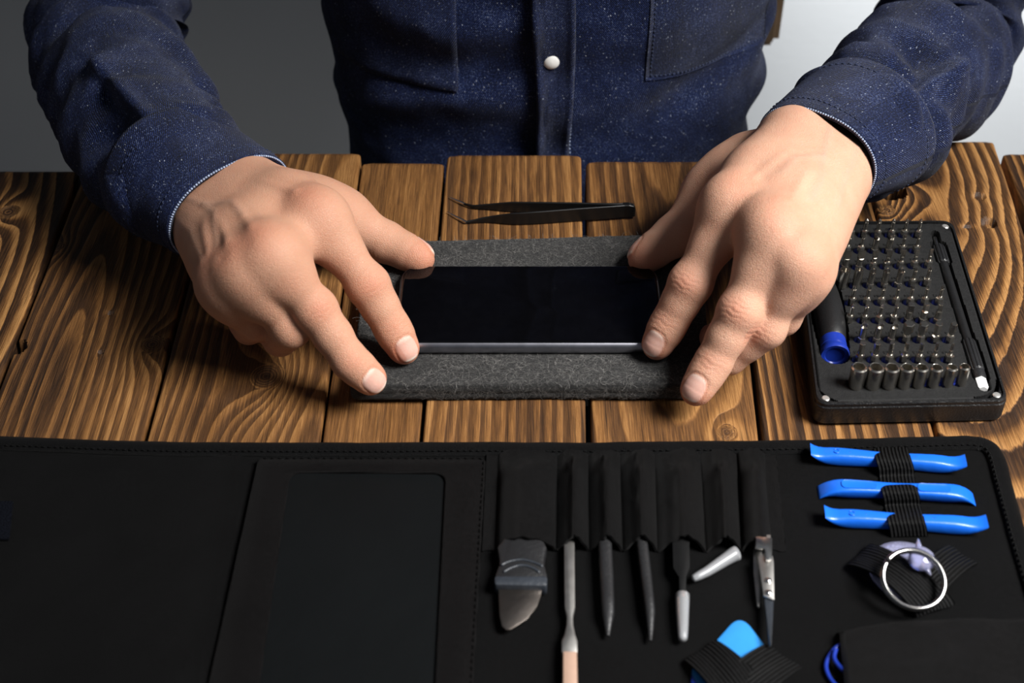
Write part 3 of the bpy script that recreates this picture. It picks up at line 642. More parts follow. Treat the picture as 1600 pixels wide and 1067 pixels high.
person = obj('person', np.vstack([VL, VR, VB]), np.vstack([QL, QR + nl, QB + nl + nr_]), M['skin'], None, (0.025, 0.315, -0.30),
             attrs=dict(skin_tone=np.vstack([CL, CR, np.tile([*SKIN_L_DIM, 1], (nb, 1))]), nail=np.concatenate([NL, NR, np.zeros(nb)])))
tag(person, 'person in a dark blue denim shirt at the table, both hands gripping a black phone', 'person')

# ------------------------------------------------------------------ the denim shirt
SH = []                                              # sleeves and trunk are one garment
def sleeve(cl, side, folds, seed, pleat, n=110):
    """cl: rows of (x,y,z, half width, half height) from the hem to the shoulder"""
    cl = np.asarray(cl, float); m = 170; C = bez(cl, m); fr = frames(C[:, :3], (0, 0, 1)); Ls = np.concatenate([[0], np.cumsum(np.linalg.norm(np.diff(C[:, :3], axis=0), axis=1))])
    a = np.linspace(0, 2 * PI, n, endpoint=False); R = []
    for k in range(m):
        t, b, u = fr[k]; s = Ls[k]; d = np.zeros(n)
        w = sstep(.0, .05, s)
        d += w * .0060 * fbm(np.full(n, s * 36) + 1.6 * np.sin(a + seed), 1.3 * np.cos(a) + 3, seed, 3) * 2
        d += w * .0042 * np.sin(s * 2 * PI / .034 + 1.1 * np.sin(a + seed) + 2.5 * fbm(np.full(n, s * 10), np.cos(a) + 5, seed + 3)) * sstep(-.25, .5, fbm(np.full(n, s * 14), 1.2 * np.sin(a) + 7, seed + 8) + .1)
        for (s0, a0, sl, wd, ln, am) in folds:
            da = (a - a0 + PI) % (2 * PI) - PI; dd = (s - s0) - sl * da
            d += am * np.exp(-(dd / wd) ** 2) * np.exp(-(da / ln) ** 2)
        pa, p0, p1, pd, sl = pleat; aa = (a - pa - sl * (s - p0) + PI) % (2 * PI) - PI
        d = d - pd * sstep(0, .16, aa) * (1 - sstep(.3, 1.4, aa)) * sstep(p0 - .012, p0 + .006, s) * (1 - sstep(p0 + .02, p1, s)) + .35 * pd * np.exp(-(aa / .12) ** 2) * sstep(p0 - .012, p0 + .006, s) * (1 - sstep(p0 + .02, p1, s))
        R.append(C[k, :3] + (np.cos(a) * (C[k, 3] + d))[:, None] * b + (np.sin(a) * (C[k, 4] + d))[:, None] * u)
    R = np.array(R)
    # flatten what would sink into the table
    inside = R[..., 1] < 0.20
    R[..., 2] = np.where(inside & (R[..., 2] < .0025), .0025 + (R[..., 2] - .0025) * .03, R[..., 2])
    return R, Ls
def cuff(cl, ln, th=.0016, extra=.0016, n=72):
    cl = np.asarray(cl, float); C = bez(cl, 170); Ls = np.concatenate([[0], np.cumsum(np.linalg.norm(np.diff(C[:, :3], axis=0), axis=1))])
    m = int(np.searchsorted(Ls, ln)); fr = frames(C[:, :3], (0, 0, 1)); a = np.linspace(0, 2 * PI, n, endpoint=False); R = []
    def ring(k, o, sh=0.0):
        t, b, u = fr[k]; wav = .0009 * np.sin(3 * a + k * .05) + .0012 * fbm(np.full(n, Ls[k] * 30), np.cos(a) * 2 + 9, 4)
        return C[k, :3] + t * sh + (np.cos(a) * (C[k, 3] + o + wav))[:, None] * b + (np.sin(a) * (C[k, 4] + o + wav))[:, None] * u
    for k in range(min(m, 12), -1, -2): R.append(ring(k, -th))
    R.append(ring(0, extra * .3, -.0008))
    for k in range(0, m): R.append(ring(k, extra))
    R.append(ring(m, extra * .9)); R.append(ring(m, -.001))
    R = np.array(R); R[..., 2] = np.maximum(R[..., 2], .0022)
    hem = ring(0, extra * .35, -.0006); hem[:, 2] = np.maximum(hem[:, 2], .0026); seam = ring(m - 6, extra + .0002); seam2 = ring(7, extra + .0002)
    return R, hem, (seam, seam2)
CLL = [(*P(360, 326, .0525), .0378, .0272), (*P(312, 293, .053), .0390, .0305), (*P(262, 258, .054), .041, .036), (*P(217, 188, .050), .043, .042),
       (*ELB_L, .0465, .046), (-.247, .287, .105, .050, .048), (-.212, .312, .21, .056, .056), (-.165, .320, .345, .064, .066)]
CLR = [(*P(1274, 245, .0690), .0352, .0262), (*P(1311, 221, .067), .0385, .031), (*P(1352, 194, .061), .042, .038), (*P(1424, 130, .050), .0435, .044),
       (*ELB_R, .046, .046), (.290, .300, .100, .049, .049), (.267, .318, .21, .056, .057), (.22, .320, .345, .064, .066)]
RL, LsL = sleeve(CLL, -1, [(.075, 2.6, .010, .010, .55, -.010), (.105, 2.2, -.02, .012, .8, .006), (.16, 1.4, .015, .012, 1.0, .006), (.20, 1.6, -.02, .010, 1.0, -.006), (.235, .3, .02, .012, .8, -.012), (.26, .2, .0, .012, .8, .008), (.13, .6, .02, .010, .7, .005)], 3, (1.75, .052, .150, .011, 3.0))
RR, LsR = sleeve(CLR, 1, [(.075, .7, -.012, .010, .6, -.009), (.10, .9, .02, .012, .7, .006), (.15, 1.6, -.018, .012, .9, .006), (.19, 1.4, .02, .010, 1.0, -.005), (.215, 2.7, .0, .014, .8, -.012), (.12, 5.6, .01, .012, .9, -.010)], 8, (.95, .054, .150, .009, -3.0))
# trunk
def trunk_ab(z):
    a = np.interp(z, [-.30, -.10, -.03, .05, .15, .30, .40, .46], [.148, .143, .145, .152, .162, .175, .150, .07])
    b = np.interp(z, [-.30, -.10, 0, .10, .30, .40, .46], [.108, .106, .106, .103, .105, .085, .06]); return a, b
def trunk_pt(th, z):
    """th = 0 faces the table; returns points of the shirt's trunk"""
    a, b = trunk_ab(z); e = 2 / 2.45; s, c = np.sin(th), np.cos(th)
    x = a * np.sign(s) * np.abs(s) ** e; y = -b * np.sign(c) * np.abs(c) ** e
    d = .010 * fbm(th * 2.6 + z * 9, z * 7 - th * 1.2, 21, 3) + .0045 * np.sin(z * 2 * PI / .055 + th * 2.2 + 4 * fbm(th * 1.5, z * 6, 5)) * sstep(-.15, .25, fbm(th * 2, z * 9 + 3, 14))
    d = d + .006 * np.exp(-(((z - .035) - .035 * th) / .012) ** 2) * sstep(-.1, -.5, th) * sstep(-1.4, -.9, th) - .007 * np.exp(-(((z + .005) - .05 * th) / .014) ** 2) * sstep(.2, .6, th) * sstep(1.5, 1.0, th)
    nl_ = np.sqrt(x * x + y * y) + 1e-9
    return np.stack([.025 + x + d * x / nl_, .312 + y + d * y / nl_, z + 0 * x], -1)
zs = np.concatenate([np.linspace(-.30, -.06, 20), np.linspace(-.055, .16, 90), np.linspace(.17, .46, 26)]); th = np.linspace(-PI, PI, 220, endpoint=False)
TR_ = trunk_pt(th[None, :], zs[:, None])
shirt_mb = MB()
for R in (RL, RR): shirt_mb.add(*loft(R, (False, True)))
shirt_mb.add(*loft(TR_, (True, True)))
shirt = shirt_mb.build('denim_shirt', M['denim'], person, auto=None); tag(shirt, 'dark indigo flecked denim shirt')
for cl, ln in ((CLL, .050), (CLR, .052)):
    R, hem, seams = cuff(cl, ln)
    v, f, uv = loft(R, (False, False)); cf = obj('cuff', v, f, M['denim'], shirt, uv=uv)
    hv, hf, huv = tube(np.vstack([hem, hem[:1]]), .0008, 6, caps=(False, False)); obj('hem_thread', hv, hf, M['thread_l'], cf, uv=huv) if False else None
    mb = MB(); per = np.vstack([hem, hem[:1]])
    for k in range(len(hem)):                     # twisted hem yarn: short pale stitches
        for q in (0.0, .5):
            a, b = per[k] * (1 - q) + per[k + 1] * q, per[k] * (1 - q - .32) + per[k + 1] * (q + .32); mb.add(*tube([a, b], .00055, 5))
    hm = mb.build('hem_stitching', M['thread_l'], cf, auto=None)
    for s in seams:
        mb = MB(); s = np.vstack([s, s[:1]])
        for k in range(len(s) - 1): mb.add(*tube([s[k], s[k] * .45 + s[k + 1] * .55], .00035, 4))
        mb.build('seam_stitching', M['thread_d'], cf, auto=None)
# placket with its folded edges, snap, pockets
def front_x(x, z, o=0.0):
    th_ = np.zeros_like(x, float) ; lo = np.full_like(th_, -1.2); hi = np.full_like(th_, 1.2)
    for _ in range(28):
        mid = (lo + hi) / 2; p = trunk_pt(mid, z); m = p[..., 0] < x; lo = np.where(m, mid, lo); hi = np.where(m, hi, mid)
    p = trunk_pt((lo + hi) / 2, z); p[..., 1] -= o; return p
zz = np.linspace(-.28, .42, 150); uu = np.linspace(0, 1, 15)
xl = .0135 + .0022 * np.sin(zz * 38 + 1) + .006 * sstep(.0, -.05, zz); xr = .0375 + .0016 * np.sin(zz * 30)
X = xl[:, None] + (xr - xl)[:, None] * uu; Zg = np.repeat(zz[:, None], 15, 1)
prof = .0022 + .0022 * (np.exp(-(uu / .14) ** 2) + np.exp(-((1 - uu) / .12) ** 2)) - .0008 * np.exp(-((uu - .5) / .2) ** 2)
G = front_x(X, Zg, 0.0); G[..., 1] -= prof[None, :] + .0008 * np.sin(Zg * 160 + 2) * (uu[None] < .2)
v, f, uv = sheet(G[::-1], -.0035); pl = obj('placket', v, f, M['denim'], shirt, uv=uv)
def stitch_line(mbx, pts, r=.0004, step=.0028):
    p = np.asarray(pts); d = np.concatenate([[0], np.cumsum(np.linalg.norm(np.diff(p, axis=0), axis=1))]); n = int(d[-1] / step)
    q = np.stack([np.interp(np.linspace(0, d[-1], 2 * n), d, p[:, k]) for k in range(3)], 1)
    for k in range(n): mbx.add(*tube([q[2 * k], q[2 * k + 1]], r, 4))
mb = MB(); zst = np.linspace(-.05, .15, 140)
for xo in (.004, .022): stitch_line(mb, front_x(np.interp(zst, zz, xl) + xo, zst, .0036 if xo < .01 else .0042))
mb.build('placket_stitching', M['thread_l'], pl, auto=None)
def snap(px, py, parent):
    c = front_x(A([PY(px, py, .2)[0]]), A([PY(px, py, .205)[2]]), .0026)[0]
    prof = [(.0, 0), (.0056, 0), (.0056, .0010), (.0053, .0018)] + [(.0053 * math.cos(a), .0018 + .0026 * math.sin(a)) for a in np.linspace(.1, PI / 2, 7)]
    v, f, uv = lathe(prof, c, (0, -1, .12), 28); o = obj('snap_button', v, f, M['pearl'], parent, uv=uv, auto=50); tag(o, 'round pearl white snap button'); return o
snap(862, 95, shirt)
for sx in (-1, 1):                                   # breast pockets: a thin patch with stitched edges
    x0, x1 = (-.125, -.034) if sx < 0 else (.084, .172); z0 = .030 if sx < 0 else .036
    Xg, Zg = np.meshgrid(np.linspace(x0, x1, 24), np.linspace(z0, .15, 30)); G = front_x(Xg, Zg, .0009)
    v, f, uv = sheet(G[::-1], -.0012); pk = obj('chest_pocket', v, f, M['denim'], shirt, uv=uv)
    mb = MB(); e = .003
    xi = x1 - e if sx < 0 else x0 + e; zl = np.linspace(z0 + e, .148, 60); stitch_line(mb, front_x(np.full(60, xi), zl, .0012)); stitch_line(mb, front_x(np.linspace(x0 + e, x1 - e, 60), np.full(60, z0 + e), .0012))
    mb.build('pocket_stitching', M['thread_l'] if sx < 0 else M['thread_d'], pk, auto=None)
# trousers under the table
ft = Field((-.25, -.20, -.76), (.30, .46, -.20), .010); FT = ft.new()
ft.rc(FT, (-.06, .33, -.262), (.11, .33, -.262), .085, .085, .05)
for s in (-1, 1):
    hip = A([.025 + s * .085, .31, -.262]); kn = A([.025 + s * .11, -.10, -.275]); an = A([.025 + s * .10, -.08, -.68])
    ft.rc(FT, hip, kn, .078, .058, .04); ft.rc(FT, kn, an, .056, .045, .03)
VT, QT = surface_nets(FT, ft.lo, ft.h); VT = relax(VT, QT, 2); obj('trousers', VT, QT, M['trouser'], person)
for s in (-1, 1):
    sh = [A([.025 + s * .10, y, -.75]) for y in (-.22, -.19, -.12, -.06, -.03)]; mb = MB()
    a = np.linspace(0, 2 * PI, 16, endpoint=False)
    mb.add(*loft([c + np.stack([np.cos(a) * w, 0 * a, np.clip(np.sin(a), -.3, 1) * h + .3 * h], 1) for c, w, h in zip(sh, (.012, .036, .042, .038, .022), (.012, .03, .05, .06, .05))])); mb.build('shoe', M['black'], person)

# the chair he sits on: one end of its back rail shows beside the shirt
ch = thing('wooden_chair', (.03, .34, -.75), 'wooden chair behind the person, rail end showing beside the shirt', 'chair')
def cbox(name, *b):
    bm = bmesh.new(); v, f = box(*b); vs = [bm.verts.new(q) for q in v]; [bm.faces.new([vs[i] for i in q]) for q in f]
    bmesh.ops.bevel(bm, geom=bm.edges[:], offset=.006, segments=3, affect='EDGES'); me = bpy.data.meshes.new(name); bm.to_mesh(me); bm.free(); me.materials.append(M['chairwood']); return link(name, me, ch)
cbox('seat', -.17, .23, .16, .50, -.385, -.36)
for x in (-.145, .205):
    cbox('leg', x - .018, x + .018, .18, .216, -.75, -.386); cbox('leg', x - .018, x + .018, .455, .491, -.75, -.386)
cbox('back_post', -.135, -.105, .462, .490, -.36, .04); cbox('back_post', .168, .198, .462, .490, -.36, .04)
cbox('back_rail', -.128, .2165, .445, .461, -.068, .035)

# ------------------------------------------------------------------ felt pad and phone
ZF = 0.010
fc = [P(545, 604, ZF), P(1118, 602, ZF), P(1088, 363, ZF), P(574, 377, ZF)]
fo_ = rrect([c[:2] for c in fc], [.004, .007, .004, .004], 6)
pts = []
for i in range(len(fo_)):
    a, b = fo_[i], fo_[(i + 1) % len(fo_)]; k = max(1, int(np.linalg.norm(b - a) / .002))
    for q in range(k): pts.append(a + (b - a) * q / k)
pts = np.array(pts); cen = pts.mean(0); nd = pts - cen; nd /= np.linalg.norm(nd, axis=1)[:, None]
jit = np.array([.0005 * fbm(i * .31, 2.0, 3) + .0003 * fbm(i * 1.1, 5.0, 4) for i in range(len(pts))])
R = []
for z, o in ((0.0003, -.0012), (.0008, -.0004), (.0024, 0), (.0042, 0), (.0049, -.0004), (.0056, 0), (.0076, .0001), (.0090, -.0003), (.0097, -.0012), (ZF, -.0026)):
    R.append(np.column_stack([pts + nd * (jit * 1.6 + o)[:, None] if not np.isscalar(o) else pts + nd * (jit * 1.6 + o)[:, None], np.full(len(pts), z)]))
v, f, uv = loft(R); felt = obj('felt_pad', v, f, M['felt'], None, (float(cen[0]), float(cen[1]), 0), uv=uv)
tag(felt, 'dark grey wool felt pad lying under the phone', 'felt pad')
# loose wool fibres standing out of the felt
mbv, mbf = [], []; nfib = 7500; k0 = 0
TIPS = [J[k][3][:2] for J in (JL, JR) for k in 'imt'] + [JR['r'][3][:2], JR['r'][2][:2]]
c00, c10, c11, c01 = [c[:2] for c in fc]
for i in range(nfib):
    u, w = RNG.random(2); edge = i % 9 == 0
    if edge: w = 0.0
    p = (1 - w) * ((1 - u) * c00 + u * c10) + w * ((1 - u) * c01 + u * c11); p = cen + (p - cen) * .985
    z = ZF if not edge else RNG.uniform(.001, ZF); yoff = -.0012 if edge else 0
    ln = RNG.uniform(.002, .0065); a = RNG.uniform(0, 2 * PI); bend = RNG.normal(0, 1.2); lift = abs(RNG.normal(0, .00035)); wd = RNG.uniform(.00003, .00006)
    q = []; d = a; pp = np.array([p[0], p[1] + yoff])
    for s in range(5):
        h = z + lift * math.sin(PI * s / 4) + .00005
        nx_, ny_ = -math.sin(d) * wd, math.cos(d) * wd
        if edge: q += [(pp[0] + nx_, pp[1] - lift, h + (ny_) + math.sin(d) * ln * s / 4), (pp[0] - nx_, pp[1] - lift, h - ny_ + math.sin(d) * ln * s / 4)]; pp = pp + np.array([math.cos(d) * ln / 4, 0])
        else: q += [(pp[0] + nx_, pp[1] + ny_, h), (pp[0] - nx_, pp[1] - ny_, h)]; pp = pp + np.array([math.cos(d), math.sin(d)]) * ln / 4
        d += bend / 4
    if edge and (max(t[2] for t in q) > ZF or min(t[2] for t in q) < .0006): continue
    if any(np.hypot(q[4][0] - c[0], q[4][1] - c[1]) < .012 for c in TIPS): continue
    mbv += q; mbf += [(k0 + 2 * s, k0 + 2 * s + 1, k0 + 2 * s + 3, k0 + 2 * s + 2) for s in range(4)]; k0 += 10
fz = obj('wool_fibres', mbv, np.array(mbf), M['fuzz'], felt); tag(fz, kind='stuff')

ZP = ZF + .0075
pc = [P(632, 413, ZP), P(1030, 413, ZP), P(1041, 538, ZP), P(609, 538, ZP)]; pm = np.mean(pc, 0)
px_ = nrm((pc[1] + pc[2] - pc[0] - pc[3])[:2]); py_ = A([-px_[1], px_[0]]); pw = np.linalg.norm((pc[1] + pc[2] - pc[0] - pc[3])[:2]) / 4; ph = np.linalg.norm((pc[0] + pc[1] - pc[2] - pc[3])[:2]) / 4
def phone_ol(o, r, seg=9): return rrect([pm[:2] + px_ * sx * (pw + o) + py_ * sy * (ph + o) for sx, sy in ((-1, -1), (1, -1), (1, 1), (-1, 1))], r, seg)
phone = thing('smartphone', (pm[0], pm[1], ZF), 'black screened phone lying on the grey felt pad between the hands', 'phone')
R = []
for k, (z, o) in enumerate([(0, -.0030), (.0003, -.0018), (.0012, -.0006), (.0026, 0), (.0048, 0), (.0062, -.0005), (.0070, -.0014), (.0072, -.0019)]): R.append(np.column_stack([phone_ol(o, .011 + o), np.full(40, ZF + z)]))
v, f, uv = loft(R); tag(obj('frame', v, f, M['alu'], phone, uv=uv), 'grey metal frame')
R = [np.column_stack([phone_ol(o, .011 + o), np.full(40, ZF + z)]) for z, o in ((.0068, -.0018), (.0073, -.0016), (.0075, -.0019), (.0076, -.0028))]
v, f, uv = loft(R); tag(obj('screen', v, f, M['glass'], phone, uv=uv, auto=60), 'glossy black screen')

# ------------------------------------------------------------------ tweezers on the bare wood
tw = thing('tweezers', P(860, 335, 0), 'black tweezers with bent steel tips, lying on the wood behind the phone', 'tweezers')
def blade(mb, pts, hs, th, z0=.0004):
    """an upright strip: plan path pts, height hs, thickness th"""
    p = bez(pts, 60); h = np.interp(np.linspace(0, 1, 60), np.linspace(0, 1, len(hs)), hs); zz_ = np.interp(np.linspace(0, 1, 60), np.linspace(0, 1, len(np.atleast_1d(z0))), np.atleast_1d(z0)) if np.ndim(z0) else np.full(60, z0)
    t_ = np.interp(np.linspace(0, 1, 60), np.linspace(0, 1, len(np.atleast_1d(th))), np.atleast_1d(th)) if np.ndim(th) else np.full(60, th)
    d = np.gradient(p[:, :2], axis=0); d /= np.linalg.norm(d, axis=1)[:, None]; n = np.stack([-d[:, 1], d[:, 0]], 1); R = []
    for k in range(60):
        c = p[k, :2]; a = n[k] * t_[k] / 2; b = min(.0003, t_[k] * .3, h[k] * .3); ring = []
        for sx, zc in ((-1, 0), (-1, 1), (1, 1), (1, 0)):
            zb = zz_[k] + (h[k] if zc else 0); zi = zb - b if zc else zb + b; kx = 1 - 2 * b / t_[k]
            two = [(*(c + a * sx), zi), (*(c + a * sx * kx), zb)]; ring += two if (sx < 0) == bool(zc) else two[::-1]
        R.append(ring)
    mb.add(*loft(R)); return p
for lab, path, hs, tip in (('near', [(728, 348.5), (742, 347.5), (765, 347), (800, 349.5), (835, 349), (900, 344.5), (950, 341), (984, 338)], [.0016, .0022, .0042, .0078, .0085, .0088, .0088, .0086], (698, 331)),
                           ('far', [(725, 320), (740, 325), (765, 327), (800, 330), (850, 333), (900, 335), (950, 336.5), (984, 335.5)], [.0015, .0022, .0040, .0068, .0080, .0086, .0088, .0086], (702, 308))):
    mb = MB(); pts = [P(x, y, .0005) for x, y in path]; pts = [np.append(p[:2], 0) for p in pts]; pp = blade(mb, pts, hs, .0012); arm = mb.build('arm', M['tweez'], tw, auto=30)
    mb = MB(); e = np.append(P(*tip, .0008)[:2], 0); s = pp[0]; blade(mb, [s + (s - e) * .02, s * .5 + e * .5, e], [.0017, .0012, .0005], [.0013, .0009, .0004], .0005); mb.build('tip', M['steel'], arm, auto=30)
mb = MB(); c = [np.append(P(x, 337, .0005)[:2], 0) for x in (972, 982, 989, 992)]
mb = MB(); blade(mb, c, [.0087, .0086, .0078, .0058], [.0036, .0036, .003, .0016]); mb.build('rear_joint', M['tweez'], tw, auto=30)

# ------------------------------------------------------------------ the bit case
ZC, ZFO = 0.0142, 0.0136
cA, cB, cC, cD = P(1275, 632, ZC), P(1578, 626, ZC), P(1489.5, 343, ZC), P(1240, 345, ZC)
def ol(o, r, seg=7):
    c = [q[:2].copy() for q in (cA, cB, cC, cD)]; m = np.mean(c, 0); s1 = nrm(c[1] - c[0]); s2 = nrm(c[3] - c[0])
    sg = ((-1, -1), (1, -1), (1, 1), (-1, 1)); return rrect([q + s1 * a * o + s2 * b * o for q, (a, b) in zip(c, sg)], r, seg)
cm = np.mean([cA, cB, cC, cD], 0)
case = thing('bit_case', (cm[0], cm[1], 0), 'open black plastic case with foam bed full of screwdriver bits', 'tool case')
N_ = 32
R = [np.column_stack([ol(o, r), np.full(N_, z)]) for z, o, r in ((.0002, -.0012, .006), (.0010, -.0003, .006), (.0022, 0, .006), (.0112, 0, .006), (.0118, -.0004, .006), (.0134, -.0004, .006), (ZC, -.0009, .006), (ZC, -.0019, .0055), (.0120, -.0021, .0055), (.0045, -.0021, .0055), (.0040, -.003, .005))]
v, f, uv = loft(R); shell = obj('shell', v, f, M['case'], case, uv=uv, auto=28)
s1 = nrm((cB - cA)[:2]); s2 = nrm((cD - cA)[:2]); cs = [cA, cB, cC, cD]; dirs = [(s1, s2), (-s1, s2), (-s1, -s2), (s1, -s2)]
for c, (a, b) in zip(cs, dirs):
    mb = MB(); o = c[:2] + a * .0021 + b * .0021; e = .0135
    arc = [o + a * e, o + a * e * .52 + b * e * .10, o + a * e * .26 + b * e * .26, o + a * e * .10 + b * e * .52, o + b * e]
    mb.add(*prism([o + a * .001 + b * 0] + arc + [o + b * .001], .0041, .0130, .0004, 2)); mb.build('corner_ledge', M['case'], case)
for c, (a, b) in zip(cs, dirs):
    o = c[:2] + a * .0053 + b * .0053; v, f, uv = lathe([(0, 0), (.0020, 0), (.0020, .0004), (.0016, .0008), (0, .0009)], (o[0], o[1], .0129), n=20); obj('corner_magnet', v, f, M['magnet'], case, uv=uv, auto=40)
# foam bed as a height field with a slot for every tool
nu, nv = 210, 330
u = np.linspace(0.026, 0.974, nu)[None, :, None]; w = np.linspace(0.016, 0.984, nv)[:, None, None]
G = (1 - w) * ((1 - u) * cA + u * cB) + w * ((1 - u) * cD + u * cC); X, Y = G[..., 0], G[..., 1]
Z = np.full(X.shape, ZFO); BL = np.zeros_like(X)
def capsule_d(pa, pb): a, b = pa[:2], pb[:2]; ba = b - a; t = np.clip(((X - a[0]) * ba[0] + (Y - a[1]) * ba[1]) / (ba @ ba), 0, 1); return np.hypot(X - a[0] - t * ba[0], Y - a[1] - t * ba[1]), t
e = np.minimum(np.minimum(np.abs(u[..., 0] - .026), np.abs(u[..., 0] - .974)) * .094, np.minimum(np.abs(w[..., 0] - .016), np.abs(w[..., 0] - .984)) * .152)
Z = Z - .0010 * (1 - np.clip(e / .001, 0, 1)) ** 2
for c, (a, b) in zip(cs, dirs):
    o = c[:2] + a * .0021 + b * .0021; ua = (X - o[0]) * a[0] + (Y - o[1]) * a[1]; ub = (X - o[0]) * b[0] + (Y - o[1]) * b[1]
    Z = np.where((np.clip(ua, 0, 1) ** .62 + np.clip(ub, 0, 1) ** .62) < .0145 ** .62, .0042, Z)
HA, HB = P(1305, 554, ZFO), P(1281, 402, ZFO)          # driver handle: blue cap end, hidden neck end
d, t = capsule_d(HA, HB); rad = np.interp(t, [0, .1, .35, .62, .8, 1], [.0072, .0080, .0094, .0086, .0068, .006]); Z = np.where(d < rad, np.minimum(Z, .0046), Z)
FA, FB_ = P(1537.5, 603, ZFO), P(1461, 364, ZFO)            # flexible shaft: white end, steel tip
d, t = capsule_d(FA, FB_); rad = np.interp(t, [0, .03, .05, .27, .28, .78, .79, .93, .94, 1], [.0036, .0036, .0044, .0044, .0034, .0034, .0044, .0044, .0022, .0022]); Z = np.where(d < rad, np.minimum(Z, .0072), Z)
ROWS = [('phillips', 'back row', 6, (1328.5, 368.5, 21.0, 0)), ('trilobe', 'second row from the back', 6, (1322.7, 393, 21.6, 0)),
        ('flat', 'flat blade row', 7, (1320, 419.5, 21.6, -.6)), ('star_wide', 'row in front of the flat blades', 7, (1315, 448.5, 22.0, -.7)),
        ('star', 'middle row', 7, (1331, 474.5, 22.6, -.2)), ('square', 'row behind the tri wing bits', 7, (1327, 502, 22.8, 0)),
        ('wing', 'tri wing row', 7, (1346, 532, 22.9, .1)), ('hexagon', 'row behind the sockets', 7, (1342.5, 563.5, 23.2, 0)), ('socket', 'front row', 8, None)]
SOCK = [(1336.2, 603), (1362, 603.5), (1387.5, 603), (1411, 602.5), (1433.5, 602), (1456.5, 601.5), (1479.5, 600.5), (1501, 599)]
BASE = {}
for kind, rn, n, g in ROWS:
    BASE[kind] = [P(*q, ZFO) for q in SOCK] if g is None else [P(g[0] + g[2] * i, g[1] + g[3] * i, ZFO) for i in range(n)]
    for i, c in enumerate(BASE[kind]):
        if kind != 'socket':
            d = np.hypot(X - (c[0] - .0012), Y - (c[1] + .0006)); Z = np.where(d < .0027, np.minimum(Z, .0085), Z); BL = np.maximum(BL, (d < .0027) * 1.0)
        else:
            d = np.hypot(X - (c[0] - .0012), Y - (c[1] + .0014)); rr = .0036 if i > 3 else .0032; Z = np.where(d < rr, np.minimum(Z, .0095), Z); BL = np.maximum(BL, (d < rr) * (1.0 if i > 3 else 0.0))
G[..., 2] = Z
foam = obj('foam_bed', G.reshape(-1, 3), grid_faces(nv, nu), M['foam'], case, attrs=dict(blue=BL.ravel()), auto=45)
# the size marks printed behind every bit; they read from the far side of the case
def text_mesh(s, size):
    c = bpy.data.curves.new('t', 'FONT'); c.body = s; c.size = size; c.align_x = 'CENTER'; c.extrude = .00004
    o = bpy.data.objects.new('t', c); COL.objects.link(o); dg = bpy.context.evaluated_depsgraph_get(); me = bpy.data.meshes.new_from_object(o.evaluated_get(dg))
    v = np.array([q.co[:] for q in me.vertices]); f = [tuple(p.vertices) for p in me.polygons]; bpy.data.objects.remove(o); bpy.data.curves.remove(c); bpy.data.meshes.remove(me); return v, f
MARKS = dict(phillips=['2', '1', '0', '00', '000', '0000'], trilobe=['Y0', 'Y1', 'P2', 'P5', 'P6', 'Y000'], flat=['5', '4', '3.5', '3', '2.5', '2', '1.5'], star_wide=['T20', 'T15', 'TR15', 'TR10', 'TR9', 'TR8', 'TR7'],
             star=['TR6', 'TR5', 'TR4', 'T5', 'T4', 'T3', 'T2'], square=['J0', 'J00', 'J1', 'J000', '2', '1', '0'], wing=['Y3', 'Y2', 'Y1', '6', '5', '4.5', '4'], hexagon=['3.5', '3', '2.5', '2', '1.5', '1.3', '0.9'])
mb = MB(); cr, sr = -s1[0], -s1[1]
for kind, tx in MARKS.items():
    for c, s in zip(BASE[kind], tx):
        v, f = text_mesh(s, .0026); o = c[:2] + s2 * .0072 - s1 * .001
        mb.add(np.column_stack([o[0] + v[:, 0] * cr - v[:, 1] * sr, o[1] + v[:, 0] * sr + v[:, 1] * cr, ZFO + .00006 + v[:, 2]]), f)
mb.build('size_marks', M['ink'], case, smooth=False, auto=None)

